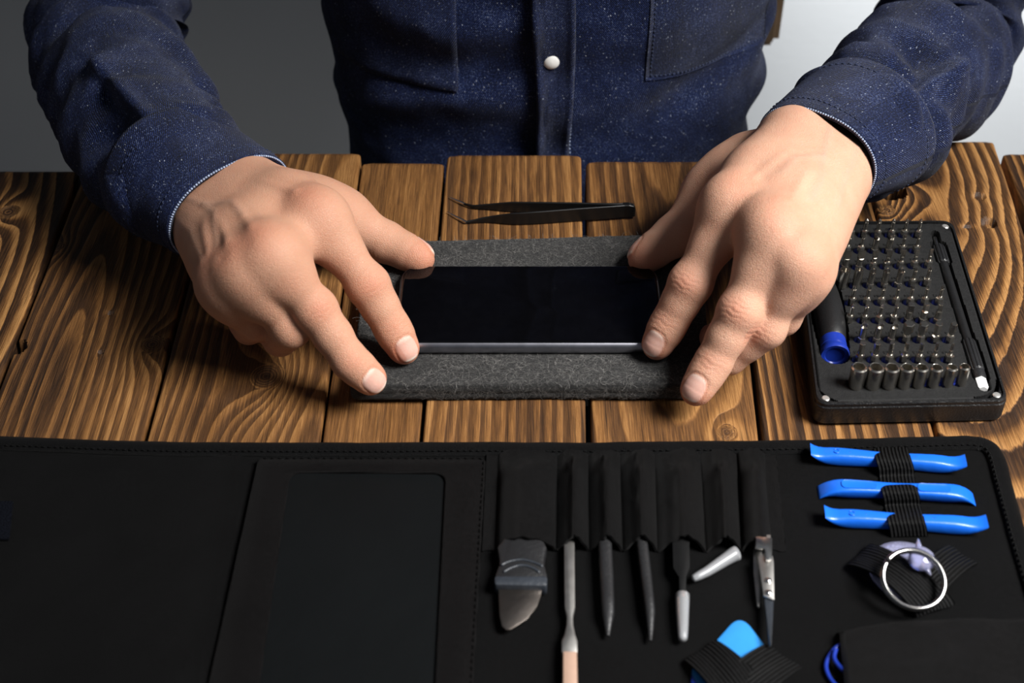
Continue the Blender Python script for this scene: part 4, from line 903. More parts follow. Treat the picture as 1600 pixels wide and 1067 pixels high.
# bits: one mesh per tip, origin where the bit enters the foam
def hexring(r, z, rot=0, n=6, fun=None):
    a = np.arange(n) * 2 * PI / n + rot; q = np.ones(n) * r if fun is None else r * fun(a - rot); return np.stack([q * np.cos(a), q * np.sin(a), np.full(n, z)], 1)
def bit_mesh(kind, s):
    mb = MB(); circ = lambda r, z: hexring(r, z, 0, 18)
    big = (kind == 'star_wide' and s > .5) or (kind in ('wing',)) or (kind == 'flat' and s > .75) or (kind == 'square' and s > 1) or (kind == 'trilobe' and .3 < s < .7)
    top = .0046 if not big else .0030
    R = [hexring(.0021, -.0044), hexring(.0022, .0006), hexring(.0022, top - .0008), hexring(.0017, top)]; mb.add(*loft(R))
    rs = .0018 if big else .0009 + .0006 * min(s, 1); H = .0118
    if kind == 'phillips':
        mb.add(*loft([circ(rs, top - .0003), circ(rs, H - .0014 - rs * .6)], (True, True)))
        fun = lambda a: .62 + .38 * np.abs(np.cos(2 * a)); R = [hexring(rs, H - .0014 - rs * .6, 0, 24, fun), hexring(rs * .8, H - .0009, 0, 24, fun), hexring(rs * .18, H, 0, 24, fun)]; mb.add(*loft(R))
    elif kind == 'flat':
        wd = .0007 + .0016 * s; mb.add(*loft([circ(rs, top - .0003), circ(rs, .0072)]))
        R = [np.array([(-a, -b, z), (a, -b, z), (a, b, z), (-a, b, z)]) for a, b, z in ((rs * .8, rs * .7, .0070), (wd, .0006, .0092), (wd, .00025, H))]; mb.add(*loft(R))
    elif kind in ('star', 'star_wide'):
        rt = rs * (1.05 if big else .9); fun = lambda a: .80 + .20 * np.cos(6 * a)
        if s > 1.2:                                             # hollow star socket
            ro = .0029 if s > 1.4 else .0024
            mb.add(*loft([circ(ro * .9, .001), circ(ro * .9, .004), circ(ro, .0052), circ(ro, H), ] + [hexring(ro * .74, q, 0, 18, lambda a: .86 + .14 * np.cos(6 * a)) for q in (H, H - .003)]))
        else:
            mb.add(*loft([circ(rs, top - .0003), circ(rs, H - .0022)])); R = [hexring(rt, H - .0024, 0, 36, fun), hexring(rt * 1.03, H, 0, 36, fun), hexring(rt * .36, H, 0, 36), hexring(rt * .34, H - .0012, 0, 36)]; mb.add(*loft(R))
    elif kind in ('wing', 'trilobe'):
        fun = lambda a: .40 + .60 * np.clip(np.cos(1.5 * ((a + PI / 3) % (2 * PI / 3) - PI / 3)), 0, 1) ** 6 if kind == 'wing' else .66 + .34 * np.cos(3 * a)
        if kind == 'trilobe' and s <= .3: fun = lambda a: .78 + .22 * np.cos(5 * a)
        mb.add(*loft([circ(rs, top - .0003), circ(rs, H - .0026)])); rt = rs * (1.15 if kind == 'wing' else 1.0); mb.add(*loft([hexring(rt * .9, H - .0028, .4, 36, fun), hexring(rt, H - .0006, .4, 36, fun), hexring(rt * .8, H, .4, 36, fun)]))
    elif kind in ('hexagon', 'square'):
        n = 6 if kind == 'hexagon' or s <= 1 else 4; rt = (.0007 + .0013 * s) if kind == 'hexagon' else (.0021 if s > 1.3 else .0015 if s > 1 else .0010)
        mb.add(*loft([circ(rs, top - .0003), circ(rs, .0070)])); mb.add(*loft([hexring(rt, .0066, .35, n), hexring(rt, H - .0004, .35, n), hexring(rt * .86, H, .35, n)]))
    elif kind == 'socket':
        ro = .0039 - .0013 * s; H = .0128 - .0014 * s; hx = lambda a: 1 / np.maximum(np.cos((a + PI / 6) % (PI / 3) - PI / 6), .8)
        n = 48; cc = lambda r, z: hexring(r, z, 0, n); hh = lambda r, z: hexring(r * .90, z, 0, n, hx)
        mb.add(*loft([cc(ro * .94, -.003), cc(ro * .94, .0006), cc(ro, .0012), cc(ro, H - .0007), cc(ro - .0006, H), hh(ro * .76, H - .0001), hh(ro * .74, H - .009)]))
    me = raw_mesh(kind + '_bit', np.vstack(mb.v), mb.f, M['bit'], True, np.vstack(mb.uv)); sharp(me, 25); return me
ORD = ['leftmost', 'second from left', 'third from left', 'fourth from left', 'fifth from left', 'sixth from left', 'seventh from left', 'rightmost']
DESC = dict(phillips='cross tipped bit', trilobe='lobed tip bit', flat='flat blade bit', star_wide='wide star tipped bit', star='thin star tipped bit', square='small tipped bit', wing='tri wing bit', hexagon='hexagon tipped bit', socket='nut socket')
SIZE = dict(phillips=[1, .8, .6, .4, .25, .1], trilobe=[.1, .15, .6, .5, .1, .05], flat=[1.05, .8, .6, .5, .35, .22, .1], star_wide=[1.5, 1.3, 1, .85, .7, .3, .25], star=[.35, .3, .25, .2, .12, .08, .05],
            square=[.3, .25, .1, .1, 1.5, 1.2, 1.1], wing=[1] * 7, hexagon=[.8, .7, .45, .4, .3, .2, .1], socket=[0, .05, .18, .32, .5, .65, .8, .95])
for kind, rn, n, g in ROWS:
    for i, c in enumerate(BASE[kind]):
        k2, s, ds = kind, SIZE[kind][i], DESC[kind]
        if kind == 'wing' and i >= 3: k2, s, ds = 'hexagon', [0, 0, 0, 1.55, 1.25, .95, .8][i], 'big hexagon bit'
        if kind == 'square': ds = 'square tipped bit' if i >= 4 else 'fine pointed bit'; k2 = 'phillips' if i < 4 else 'square'
        if kind == 'star_wide' and i < 2: ds = 'hollow star socket bit'
        if kind == 'star_wide' and i > 4: ds = 'slim star tipped bit'
        nm = 'nut_socket' if kind == 'socket' else 'screwdriver_bit'
        o = bpy.data.objects.new(nm, bit_mesh(k2, s)); COL.objects.link(o); o.location = c; o.rotation_euler = (RNG.normal(0, .012), RNG.normal(0, .012), RNG.uniform(-.3, .3) if kind == 'flat' else RNG.uniform(0, 6))
        od = ORD[i] if i < n - 1 else 'rightmost'
        tag(o, f'{ds} {od} in the {rn} of the bit case' if kind not in ('star_wide', 'square', 'trilobe') else f'{ds} {od} in the {rn}', 'socket' if kind == 'socket' else 'screwdriver bit', 'nut sockets in the bit case' if kind == 'socket' else 'screwdriver bits in the foam bed')
# driver handle
hz = .0128; ax = nrm(np.append((HB - HA)[:2], 0)); b0 = A([HA[0], HA[1], hz])
dh = thing('driver_handle', (HA[0], HA[1], .0046), 'black screwdriver handle with blue end cap in the slot of the bit case', 'screwdriver handle')
HL = np.linalg.norm((HB - HA)[:2])
v, f, uv = lathe([(0, .011), (.0062, .011), (.0070, .0125), (.0076, .020), (.0081, .030), (.0080, .038), (.0072, .048), (.0060, .058), (.0053, .066), (.0051, .072), (.0054, HL - .003), (.0050, HL), (0, HL)], b0, ax, 28, (0, 0, 1)); obj('grip', v, f, M['grip'], dh, uv=uv, auto=40)
v, f, uv = lathe([(0, .0012), (.0048, .0008), (.0052, 0), (.0070, -.0004), (.0074, .0006), (.0072, .0028), (.0064, .0040), (.0064, .0058), (.0067, .0060), (.0066, .0112), (0, .0112)], b0, ax, 32, (0, 0, 1)); tag(obj('end_cap', v, f, M['blue_dark'], dh, uv=uv, auto=35), 'blue swivel end cap')
# flexible shaft
fxz = .0112; ax = nrm(np.append((FB_ - FA)[:2], 0)); b0 = A([FA[0], FA[1], fxz]); FLn = np.linalg.norm((FB_ - FA)[:2])
fx = thing('flexible_shaft', (FA[0], FA[1], .0072), 'slim black flexible shaft with pale end lying in the bit case', 'extension shaft')
rib = lambda a: 1 + .05 * np.sign(np.cos(12 * a))
v, f, uv = lathe([(0, .012), (.0026, .012), (.0027, FLn * .8), (0, FLn * .8)], b0, ax, 20, (0, 0, 1)); obj('shaft', v, f, M['grip'], fx, uv=uv, auto=40)
v, f, uv = lathe([(0, .0068), (.0032, .0068), (.0035, .009), (.0035, .0125), (.0031, .0130), (0, .0130)], b0, ax, 24, (0, 0, 1)); obj('end_ring', v, f, M['black'], fx, uv=uv, auto=35)
for a, b in ((.0128, .036), (FLn * .79, FLn * .915)): v, f, uv = lathe([(0, a), (.0031, a), (.0036, a + .001), (.0036, b - .0015), (.0032, b), (0, b)], b0, ax, 96, (0, 0, 1), rib); obj('ribbed_collar', v, f, M['black'], fx, uv=uv, auto=25)
v, f, uv = lathe([(0, -.0004), (.0022, -.0004), (.0029, .0004), (.0029, .0070), (0, .0070)], b0, ax, 6, (0, 0, 1)); tag(obj('drive_end', v, f, M['white_pl'], fx, uv=uv, auto=30), 'pale hexagonal end')
v, f, uv = lathe([(0, FLn * .91), (.0023, FLn * .91), (.0021, FLn * .925), (.0011, FLn * .93), (.0010, FLn * .99), (0, FLn)], b0, ax, 16, (0, 0, 1)); tag(obj('steel_tip', v, f, M['steel'], fx, uv=uv, auto=40), 'bare steel tip')

# ------------------------------------------------------------------ the tool roll
ZR = 0.0032
roll = thing('tool_roll', (0, -.2, 0), 'black fabric tool roll with pockets and straps, unrolled across the table front', 'tool roll')
edge_px = [(-160, 688), (0, 694), (120, 699), (260, 703), (400, 704), (560, 704), (760, 703), (900, 704), (1050, 702), (1200, 701), (1330, 698), (1450, 695), (1515, 694), (1541, 699), (1556, 718), (1568, 762), (1589, 838), (1612, 915), (1650, 1040), (1700, 1220), (1740, 1360)]
ep = bez([P(x, y, ZR) for x, y in edge_px], 420); ep[:, 1] += .0006 * fbm(np.arange(420) * .12, np.zeros(420), 3); ep[:, 2] = ZR + .0006
# lining: an even sheet between the bound edge and the front
i1 = int(np.argmax(ep[:, 0] + ep[:, 1] * .5)); YB = -.385
ol_ = [tuple(p[:2]) for p in ep[::4]] + [(ep[-1][0], YB), (ep[0][0], YB)]
v, f, _ = prism(np.array(ol_), .0006, ZR, 0); obj('lining', v, f, M['nylon'], roll, smooth=False, uv=v[:, :2])
w_ = 1.0 + 0.10 * fbm(np.arange(420) * .2, np.zeros(420), 9)
v, f, uv = tube(ep, w_, 18, sx=.0042, sz=.0027); obj('edge_binding', v, f, M['binding'], roll, uv=uv)
mb = MB(); nrm2 = np.gradient(ep[:, :2], axis=0); nrm2 /= np.linalg.norm(nrm2, axis=1)[:, None]
inn = np.column_stack([ep[:, 0] + nrm2[:, 1] * .0031, ep[:, 1] - nrm2[:, 0] * .0031, np.full(420, ZR + .0026)]); stitch_line(mb, inn, .00038, .0030); mb.build('binding_stitching', M['ink'], roll, auto=None)
def panel(px4, z, nu=30, nv=40, dz=None, th=.0012, name='panel', mat=None, parent=None, lab=None):
    """px4: far-left, far-right, near-left, near-right"""
    G = quad_grid(*[P(x, y, z) for x, y in px4], nu, nv); u, w = np.meshgrid(np.linspace(0, 1, nu), np.linspace(0, 1, nv))
    if dz is not None: G[..., 2] += dz(u, w)
    v, f, uv = sheet(G, th); o = obj(name, v, f, mat or M['nylon'], parent or roll, uv=uv, auto=50)
    if lab: tag(o, lab)
    return o
# left panel, slightly cushioned
def pxy(x, Y): return A([x, Y, 0])
panel([(-150, 712), (396, 714), (-330, 1330), (292, 1330)], ZR + .0012, 60, 80, lambda u, w: .0012 * fbm(u * 5, w * 6, 3) * 2 * sstep(0, .06, w) + .0012 * sstep(.86, .95, u) - .0028 * sstep(.955, .995, u), .001, 'left_panel', M['nylon'])
panel([(-70, 781), (20, 783), (-90, 842), (14, 842)], ZR + .0030, 8, 8, None, .0009, 'hook_patch', M['velcro'], lab='small navy hook tape patch')
# middle flap with its window
o4 = [P(x, y, ZR + .0034)[:2] for x, y in ((330 - 72 * .9, 1330), (724, 1330), (759, 715), (402, 715))]; w4 = [P(x, y, ZR + .0034)[:2] for x, y in ((372, 1290), (668, 1290), (696, 737), (453, 735))]
oo = rrect(o4, .002, 24); ww = rrect(w4, [.006, .006, .006, .006], 24); k = len(oo)
def dens(p, n=240): d = np.concatenate([[0], np.cumsum(np.linalg.norm(np.diff(np.vstack([p, p[:1]]), axis=0), axis=1))]); q = np.vstack([p, p[:1]]); s = np.linspace(0, d[-1], n, endpoint=False); return np.stack([np.interp(s, d, q[:, i]) for i in (0, 1)], 1)
R = []
for t, z in ((0, ZR), (0.0, ZR + .0022), (.03, ZR + .0030), (.5, ZR + .0031), (.95, ZR + .0030), (.995, ZR + .0025), (1, ZR + .0012)):
    q = oo * (1 - t) + ww * t; R.append(np.column_stack([q, z + .0008 * fbm(q[:, 0] * 30, q[:, 1] * 30, 12)]))
v, f, _ = loft(R, (False, False)); obj('window_flap', v, f, M['flap'], roll, uv=v[:, :2], auto=None)
v, f, uv = prism(ww * 1.0 + (ww - ww.mean(0)) * .02, ZR + .0002, ZR + .0014); tag(obj('window_pane', v, f, M['vinyl'], roll, smooth=False, uv=uv), 'smooth dark window sheet')
mb = MB()
q = oo * .955 + ww * .045; stitch_line(mb, np.column_stack([q, np.full(len(q), ZR + .0035)])[[i for i in range(len(q))]], .0003, .0035); mb.build('flap_stitching', M['ink'], roll, auto=None)
# pockets, pleated, each with its own hump
TOPX = [760, 871, 919, 969, 1023, 1094, 1151, 1212]; BOTX = [753, 869, 921, 973, 1027, 1103, 1158, 1228]
PH = [.0085, .0095, .0095, .0095, .0092, .0090, .0090]
for k in range(7):
    a, b, c, d_ = TOPX[k], TOPX[k + 1], BOTX[k], BOTX[k + 1]; hgt = PH[k]
    nu_, nv_ = 40, 46; g_ = quad_grid(P(a, 712, ZR), P(b, 712, ZR), P(c, 863, ZR), P(d_, 863, ZR), nu_, nv_); u, w = np.meshgrid(np.linspace(0, 1, nu_), np.linspace(0, 1, nv_))
    if k == 0: hump = np.clip(np.sin(PI * np.clip((u - .16) / .84, 0, 1)), 0, 1) ** .5 * (u > .16)
    elif k == 6: hump = np.clip(np.sin(PI * np.clip(u / .74, 0, 1)), 0, 1) ** .55 * (u < .74)
    else: hump = np.clip(np.sin(PI * np.clip(u, 0, 1) ** 1.12), 0, 1) ** .78 * (.9 + .25 * u)
    grow = .40 + .60 * sstep(0, .35, w)
    g_[..., 2] += .0008 + hgt * hump * grow + .0010 * fbm(u * 3 + k * 4, w * 5, 7 + k) + .0007 * np.sin(w * 20 + 5 * u + k) * hump * sstep(.5, .05, w)
    g_[..., 0] += .0011 * np.sin(u * 2 * PI) * grow; g_[..., 1] += .0012 * np.sin(PI * u) * sstep(.8, 1, w) + .0004 * np.sin(u * 26 + k)
    v, f, uv = sheet(g_, .0011); obj('pocket', v, f, M['pocket'], roll, uv=uv, auto=50)
# elastic strap looped over the three opening tools
OT = [((1265, 708.5), (1507, 726)), ((1280, 761), (1525, 772)), ((1287, 806), (1540, 821))]
sc_ = [(1392, 697), (1393.5, 706), (1397, 718), (1401, 732), (1402, 745), (1404, 757), (1407, 768), (1410, 780), (1411, 790), (1414, 802), (1417, 815), (1420, 827), (1421.5, 838)]
szz = [.001, .0062, .0076, .0045, .0012, .0062, .0076, .0045, .0012, .0062, .0076, .0045, .0008]
ctr = bez([np.append(P(x, y, ZR + z)[:2], ZR + z) for (x, y), z in zip(sc_, szz)], 110)
uu = np.linspace(-1, 1, 22); G = np.array([[c + A([.0084 * s, .0003 * s, .0002 - .0007 * abs(s) ** 6]) for s in uu] for c in ctr]); v, f, uv = sheet(G, .0011); obj('tool_strap', v, f, M['elastic'], roll, uv=uv, auto=60)
# crossed elastic holders
def band(a0, a1, b0, b1, z0, h, name='elastic_holder', nu=24, nv=40):
    G = quad_grid(P(*a0, ZR + .001), P(*a1, ZR + .001), P(*b0, ZR + .001), P(*b1, ZR + .001), nu, nv); u, w = np.meshgrid(np.linspace(0, 1, nu), np.linspace(0, 1, nv))
    G[..., 2] += z0 + h * np.sin(PI * np.clip(w, 0, 1)) ** .7 + .0004 * np.sin(u * 9 + w * 4); v, f, uv = sheet(G, .0010); return obj(name, v, f, M['elastic'], roll, uv=uv, auto=60)
band((1484, 853), (1528, 882), (1405, 925), (1450, 953), .0004, .0058)
band((1322, 886), (1357, 853), (1432, 966), (1492, 947), .0012, .0068)
band((1197, 1009), (1252, 1046), (1110, 1075), (1160, 1130), .0014, .0036)
band((1068, 1034), (1117, 1002), (1150, 1140), (1214, 1092), .0010, .0044)
# zipped looking corner pocket, full and rounded
def dome(u, w): return .0135 * (.55 + .45 * np.sin(PI * np.clip(u * 1.2 + .05, 0, 1))) * sstep(-.012, .05, w) * (.72 + .28 * sstep(0, .4, w)) * sstep(0, .03, u + .018) * sstep(-.004, .03, 1 - u) + .0022 * fbm(u * 5, w * 6, 31) * 2
panel([(1308, 985), (1640, 962), (1338, 1330), (1790, 1330)], ZR + .0006, 50, 60, dome, .0014, 'corner_pocket', M['pocket'])

# ------------------------------------------------------------------ tools held by the roll
def bar(name, secs, mat, parent, n=14, sq=3.2, loc=None):
    """secs: rows (px, py, z centre, half width px-metres, half thickness); superellipse sections across a path"""
    pts = np.array([np.append(P(x, y, z)[:2], z) for x, y, z, *_ in secs]); a = np.linspace(0, 2 * PI, 24, endpoint=False); R = []
    for (t, b, u_), p, s in zip(frames(pts), pts, secs):
        e = 2 / sq; R.append(p + np.outer(np.sign(np.cos(a)) * np.abs(np.cos(a)) ** e * s[3], b) + np.outer(np.sign(np.sin(a)) * np.abs(np.sin(a)) ** e * s[4], u_))
    v, f, uv = loft(R); return obj(name, v, f, mat, parent, loc, uv=uv, auto=40)
def plate_px(name, px, z0, z1, mat, parent, bev=.0003, r=None, loc=None):
    o = np.array([P(x, y, z1)[:2] for x, y in px]); o = rrect(o, r, 4) if r else o; v, f, uv = prism(o, z0, z1, bev, 2); return obj(name, v, f, mat, parent, loc, uv=uv, auto=40)
PX = lambda c: [(740 + x / 2.758, 680 + y / 2.758) for x, y in c]
ZT = ZR + .0008
kn = thing('pry_knife', P(815, 900, ZR), 'wide bladed pry knife with black grip, in the leftmost pocket of the roll', 'knife')
gp = plate_px('grip', PX([(150, 415), (285, 415), (316, 478), (303, 545), (318, 598), (315, 646), (90, 641), (92, 598), (112, 545), (100, 478)]), ZT, ZT + .0062, M['black'], kn, .0016, [.003, .003, .002, .012, .002, .0015, .0015, .002, .012, .002])
plate_px('grip_bolster', PX([(89, 604), (319, 604), (316, 648), (90, 643)]), ZT + .0002, ZT + .0068, M['dgrey'], gp, .0010, .0012)
for pts in ([(118, 560), (150, 545), (205, 536), (260, 548), (298, 566)], [(128, 590), (160, 572), (205, 560), (250, 570), (285, 592)]):
    pp = bez([P(*q, ZT + .0063) for q in PX(pts)], 20); v, f, uv = tube(pp, .0006, 8); obj('grip_rib', v, f, M['dgrey'], gp, uv=uv)
plate_px('blade', PX([(105, 630), (112, 775), (122, 822), (140, 837), (160, 836), (232, 790), (272, 738), (290, 690), (298, 630)]), ZT + .0024, ZT + .0036, M['dark_steel'], kn, .0003)
ms = thing('metal_spudger', P(890, 990, ZR), 'flat steel spudger with a pinkish tan handle, running out of the frame below', 'spudger')
plate_px('steel_bar', PX([(389, 300), (434, 300), (436, 600), (437, 738), (428, 775), (429, 815), (438, 858), (447, 885), (447, 935), (380, 935), (380, 885), (392, 858), (401, 815), (402, 775), (393, 738), (391, 600)]), ZT + .001, ZT + .0042, M['steel_m'], ms, .0005)
plate_px('handle', PX([(383, 925), (446, 925), (450, 1120), (452, 1420), (384, 1420), (382, 1120)]), ZT + .0004, ZT + .0056, M['tan'], ms, .0016)
for q, lab, pts in (('a', 'black nylon spudger with pointed tip, upright, left one of the two', [((565, 300), .0031), ((566, 480), .0031), ((572, 600), .0030), ((577, 700), .0028), ((580, 770), .0026), ((579, 830), .0014), ((579, 866), .0007)]),
                    ('b', 'black nylon spudger with pointed tip, leaning, right one of the two', [((708, 300), .0026), ((726, 480), .0026), ((741, 600), .0025), ((753, 700), .0023), ((760, 770), .0021), ((762, 840), .0012), ((762, 886), .0006)])):
    secs = [(*PX([p])[0], ZT + .0034 - .0012 * (i > 4), h, .0026 if h > .002 else h) for i, (p, h) in enumerate(pts)]
    o = bar('spudger', secs, M['black'], None, sq=2.8, loc=P(*PX([pts[3][0]])[0], ZR)); tag(o, lab, 'spudger', 'black spudgers in the roll')
t5 = thing('capped_tweezers', P(1066, 910, ZR), 'slim black tweezers with straight milky tip cover, in the fifth pocket', 'tweezers')
for q, z in ((0, ZT + .0010), (1, ZT + .0042)):
    plate_px('arm', PX([(852, 300), (934, 300), (930, 480), (932, 568), (917, 605), (914, 700), (906, 780), (898, 780), (888, 700), (885, 610), (860, 570), (857, 480)]), z, z + .0012, M['tweez'], t5, .0003)
cp = [(900, 688), (900, 720), (900, 760), (901, 810), (902, 850), (902, 876), (902, 885)]; rr = [.0030, .0029, .0027, .0024, .0021, .0018, .0009]
v, f, uv = tube([P(*q, ZT + .0032) for q in PX(cp)], rr, 20); tag(obj('tip_cover', v, f, M['milky'], t5, uv=uv), 'milky clear tip cover')
cp = [(1134, 508), (1118, 515), (1085, 536), (1045, 562), (1005, 588), (970, 606), (948, 617), (943, 619)]; rr = [.0033, .0032, .0028, .0025, .0022, .0019, .0016, .0008]
v, f, uv = tube([P(*q, ZT + .0032) for q in PX(cp)], rr, 20); tag(obj('tip_cover', v, f, M['milky'], None, P(1115, 885, ZR), uv=uv), 'curved milky tip cover pointing left from the sixth pocket', 'tip cover')
t7 = thing('ceramic_tip_tweezers', P(1195, 910, ZR), 'silver riveted tweezers with black tips, in the rightmost pocket of the roll', 'tweezers')
plate_px('spring_arm', PX([(1205, 330), (1236, 330), (1244, 540), (1232, 742), (1222, 735), (1206, 590)]), ZT + .0005, ZT + .0016, M['steel_m'], t7)
plate_px('clasp', PX([(1216, 434), (1288, 441), (1286, 528), (1280, 536), (1262, 536), (1257, 528), (1256, 488), (1217, 486)]), ZT + .0075, ZT + .0087, M['steel'], t7, .0004)
plate_px('clasp_stem', PX([(1217, 425), (1280, 428), (1283, 470), (1216, 470)]), ZT + .0042, ZT + .0074, M['steel_m'], t7)
bp = plate_px('body_plate', PX([(1224, 520), (1258, 506), (1290, 520), (1294, 548), (1296, 708), (1250, 692), (1236, 600)]), ZT + .0058, ZT + .0070, M['steel_m'], t7, .0004)
for q in ((1268, 627), (1270, 679)): v, f, uv = lathe([(0, 0), (.0016, 0), (.0015, .0006), (.0009, .0010), (0, .0011)], P(*PX([q])[0], ZT + .0069), n=18); obj('rivet', v, f, M['steel'], bp, uv=uv)
plate_px('black_tip', PX([(1251, 690), (1294, 700), (1290, 780), (1283, 905), (1276, 905), (1262, 790)]), ZT + .0040, ZT + .0057, M['dgrey'], t7, .0005)

# blue opening tools
def open_tool(a, b, flip, lab):
    A0, B0 = P(*a, ZR + .0040), P(*b, ZR + .0040); d = B0 - A0; Ln = np.linalg.norm(d[:2]); t = np.append(nrm(d[:2]), 0); y = A([-t[1], t[0], 0]); sg = -1 if flip else 1
    S = [0, .010, .03, .06, .10, .14, .20, .3, .42, .5, .58, .7, .8, .86, .90, .94, .97, .99, 1]
    TH_ = [.0005, .0008, .0013, .0021, .0030, .0037, .0041, .0040, .0036, .0035, .0036, .0040, .0041, .0037, .0030, .0021, .0013, .0008, .0005]
    LF = [.0030, .0025, .0016, .0007, .0001, 0, 0, 0, 0, 0, 0, 0, 0, 0, .0001, .0007, .0016, .0025, .0030]
    HW = [.0040, .0041, .0041, .0041, .0041, .0041, .0040, .0037, .0034, .0033, .0034, .0037, .0040, .0041, .0041, .0041, .0041, .0041, .0040]
    al = np.linspace(0, 2 * PI, 28, endpoint=False); R = []; e = 2 / 4.5
    for s, th_, lf, hw in zip(S, TH_, LF, HW):
        c = A0 + t * Ln * s; zc = ZR + .0036 + sg * lf * 1.15
        cx = np.sign(np.cos(al)) * np.abs(np.cos(al)) ** e * hw; cz = np.sign(np.sin(al)) * np.abs(np.sin(al)) ** e * th_ * .82
        cx = cx * (1 - .22 * sstep(0, 1, cz / th_ * sg))
        R.append(np.column_stack([c[0] + y[0] * cx, c[1] + y[1] * cx, np.maximum(zc + cz, ZR + .0002)]))
    v, f, uv = loft(R); root = thing('opening_tool', (A0 + B0) / 2 * (1, 1, 0) + (0, 0, ZR), lab, 'opening tool', 'blue plastic opening tools in the strap'); bo = obj('bar', v, f, M['blue'], root, uv=uv, auto=55)
    top = ZR + .0036 + .0041 * .82
    if not flip:
        mb = MB(); mk = lambda s, hh=0: A0[:2] + t[:2] * Ln * s + y[:2] * hh
        for s0, body in ((.285, 'THE TOOL CO'), (.80, 'TO THE REPAIR')) if False else ((.30, 'MADE IN USA'), (.77, 'PRY TOOL')): pass
        # small raised emblem of two arrows chasing round, then a faint line of tiny letters
        c = mk(.17); 
        for a0 in (.3, .3 + PI): v, f, uv = torus((c[0], c[1], top), .00125, .00030, 14, 6, x=t, a0=a0, a1=a0 + 2.2); mb.add(v, f)
        for s0, s1_ in ((.235, .385), (.655, .815)):
            n_ = 15
            for q in range(n_):
                if q in (4, 7, 12): continue
                p = mk(s0 + (s1_ - s0) * q / n_, .0002); zt = top - (.0001 if .2 < s0 < .5 or s0 > .6 else 0) - .00012 * abs(q - 2)
                w1 = .00022; h1 = .00055
                for (ox, oy, lx, ly) in ((0, 0, w1 * .5, h1), (w1 * 1.4, h1 * (1 if q % 2 else -1) * .8, w1 * 1.2, .00014)):
                    pc_ = p + t[:2] * ox + y[:2] * oy; qd = [pc_ + t[:2] * sx * lx + y[:2] * sy * ly for sx, sy in ((-1, -1), (1, -1), (1, 1), (-1, 1))]
                    mb.add(*prism(qd, top - .0006, zt + .0001)[:2])
        mb.build('embossing', M['blue'], bo, auto=None)
    else:
        for s0, s1_ in ((.135, .365), (.62, .835)):
            o = rrect([A0[:2] + t[:2] * Ln * s + y[:2] * k for s, k in ((s0, -.0026), (s1_, -.0024), (s1_, .0024), (s0, .0026))], .0022, 6); R = [np.column_stack([o.mean(0) + (o - o.mean(0)) * k, np.full(len(o), z)]) for k, z in ((1.0, top - .0006), (1.0, top - .0001), (.97, top + .00012), (.92, top + .00002))]
            v, f, uv = loft(R); obj('thumb_rest', v, f, M['blue'], bo, uv=uv, auto=40)
open_tool(*OT[0], False, 'blue plastic opening tool furthest back in the strap, ends curling up')
open_tool(*OT[1], True, 'blue plastic opening tool in the middle of the strap, ends curling down')
open_tool(*OT[2], False, 'blue plastic opening tool in the strap just behind the suction cup, ends curling up')

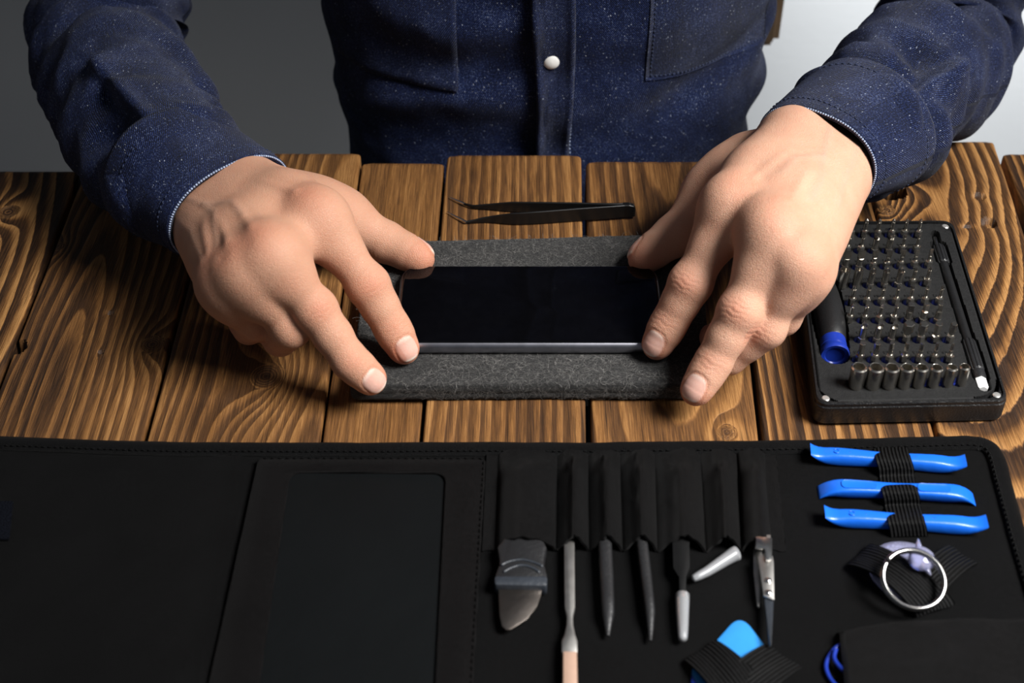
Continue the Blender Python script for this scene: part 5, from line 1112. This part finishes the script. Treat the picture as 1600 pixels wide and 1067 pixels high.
# suction cup with its ring
su = thing('suction_cup', P(1424, 890, ZR), 'clear suction cup with a steel key ring, tucked into crossed elastic holders', 'suction cup')
cc = P(1419, 892, ZR + .0022)
prof = [(0, .0006), (.010, .0003), (.0168, -.0004), (.0172, -.0002), (.0170, .0004), (.0135, .0011), (.0128, .0016), (.0122, .0012), (.0080, .0016), (.0045, .0024), (.0030, .0040)]
v, f, uv = lathe(prof, cc, (.02, .03, 1), 56); obj('cup', v, f, M['clear'], su, uv=uv)
nb_ = P(1434, 882, ZR + .0075)
v, f, uv = lathe([(0, 0), (.0036, 0), (.0044, .0012), (.0041, .0022), (.0043, .0034), (.0056, .0046), (.0054, .0066), (.0042, .0080), (0, .0084)], nb_, (.05, -.25, 1), 32); nub = obj('nub', v, f, M['clear'], su, uv=uv)
for d_, ln in (((.1, 1, .25), .0062), ((.35, -1, -.1), .0060)):
    d_ = nrm(d_); v, f, uv = tube([nb_ + A([0, 0, .004]) + d_ * .003, nb_ + A([0, 0, .004]) + d_ * (.003 + ln * .6), nb_ + A([0, 0, .004]) + d_ * (.003 + ln)], [.0018, .0012, .0004], 12); obj('pull_tab', v, f, M['clear'], nub, uv=uv)
rc = P(1426.5, 906, ZR + .0112); rax = nrm((0, -.36, 1))
kr = None
mb = MB(); mb.add(*torus(rc, .0129, .0011, 80, 12, rax, (1, 0, 0), flat=.75)); mb.add(*torus(rc + rax * .0015, .0129, .0011, 76, 12, rax, (-.75, .66, 0), .06, 2 * PI - .02, flat=.75)); kr = mb.build('key_ring', M['ring'], su, auto=None); tag(kr, 'steel split ring')

# blue picks and the blue cord
def pick(px, z, lab):
    o = rrect([P(x, y, z + .001)[:2] for x, y in px], .005, 8); v, f, uv = prism(o, z, z + .0011, .0004, 2); tag(obj('opening_pick', v, f, M['blue_card'], None, (*o.mean(0), ZR), uv=uv, auto=40), lab, 'opening pick', 'blue picks under the front elastic holder')
pick([(1157, 958), (1078, 1048), (1095, 1078), (1168, 1092), (1214, 1034)], ZR + .0004, 'flat pale blue pick sticking out of the front elastic holder')
o = rrect([P(x, y, ZR)[:2] for x, y in ((1082, 1044), (1112, 1060), (1108, 1085), (1078, 1074))], .004, 6); v, f, uv = prism(o, ZR + .0001, ZR + .0012, .0004, 2)
tag(obj('opening_pick', v, f, M['blue_dark'], None, (*o.mean(0), ZR), uv=uv, auto=40), 'deep blue pick peeking from under the front elastic holder', 'opening pick', 'blue picks under the front elastic holder')
pp = bez([P(x, y, z) for x, y, z in ((1330, 1000, .008), (1307, 1011, .0052), (1293, 1030, .0048), (1291, 1046, .0048), (1300, 1064, .0048), (1318, 1080, .0055), (1345, 1092, .008))], 50)
v, f, uv = tube(pp, .0009, 10); cord_v, cord_f = v, f
mb = MB().add(v, f, uv); pp = bez([P(x, y, z) for x, y, z in ((1306, 1014, .0068), (1303, 1026, .0068), (1308, 1037, .0068), (1320, 1048, .0075), (1340, 1054, .009))], 40); mb.add(*tube(pp, .0009, 10))
tag(mb.build('coiled_cord', M['blue_dark'], None, P(1300, 1040, ZR), auto=None), 'coil of thin blue cord spilling out of the corner pocket', 'cord')
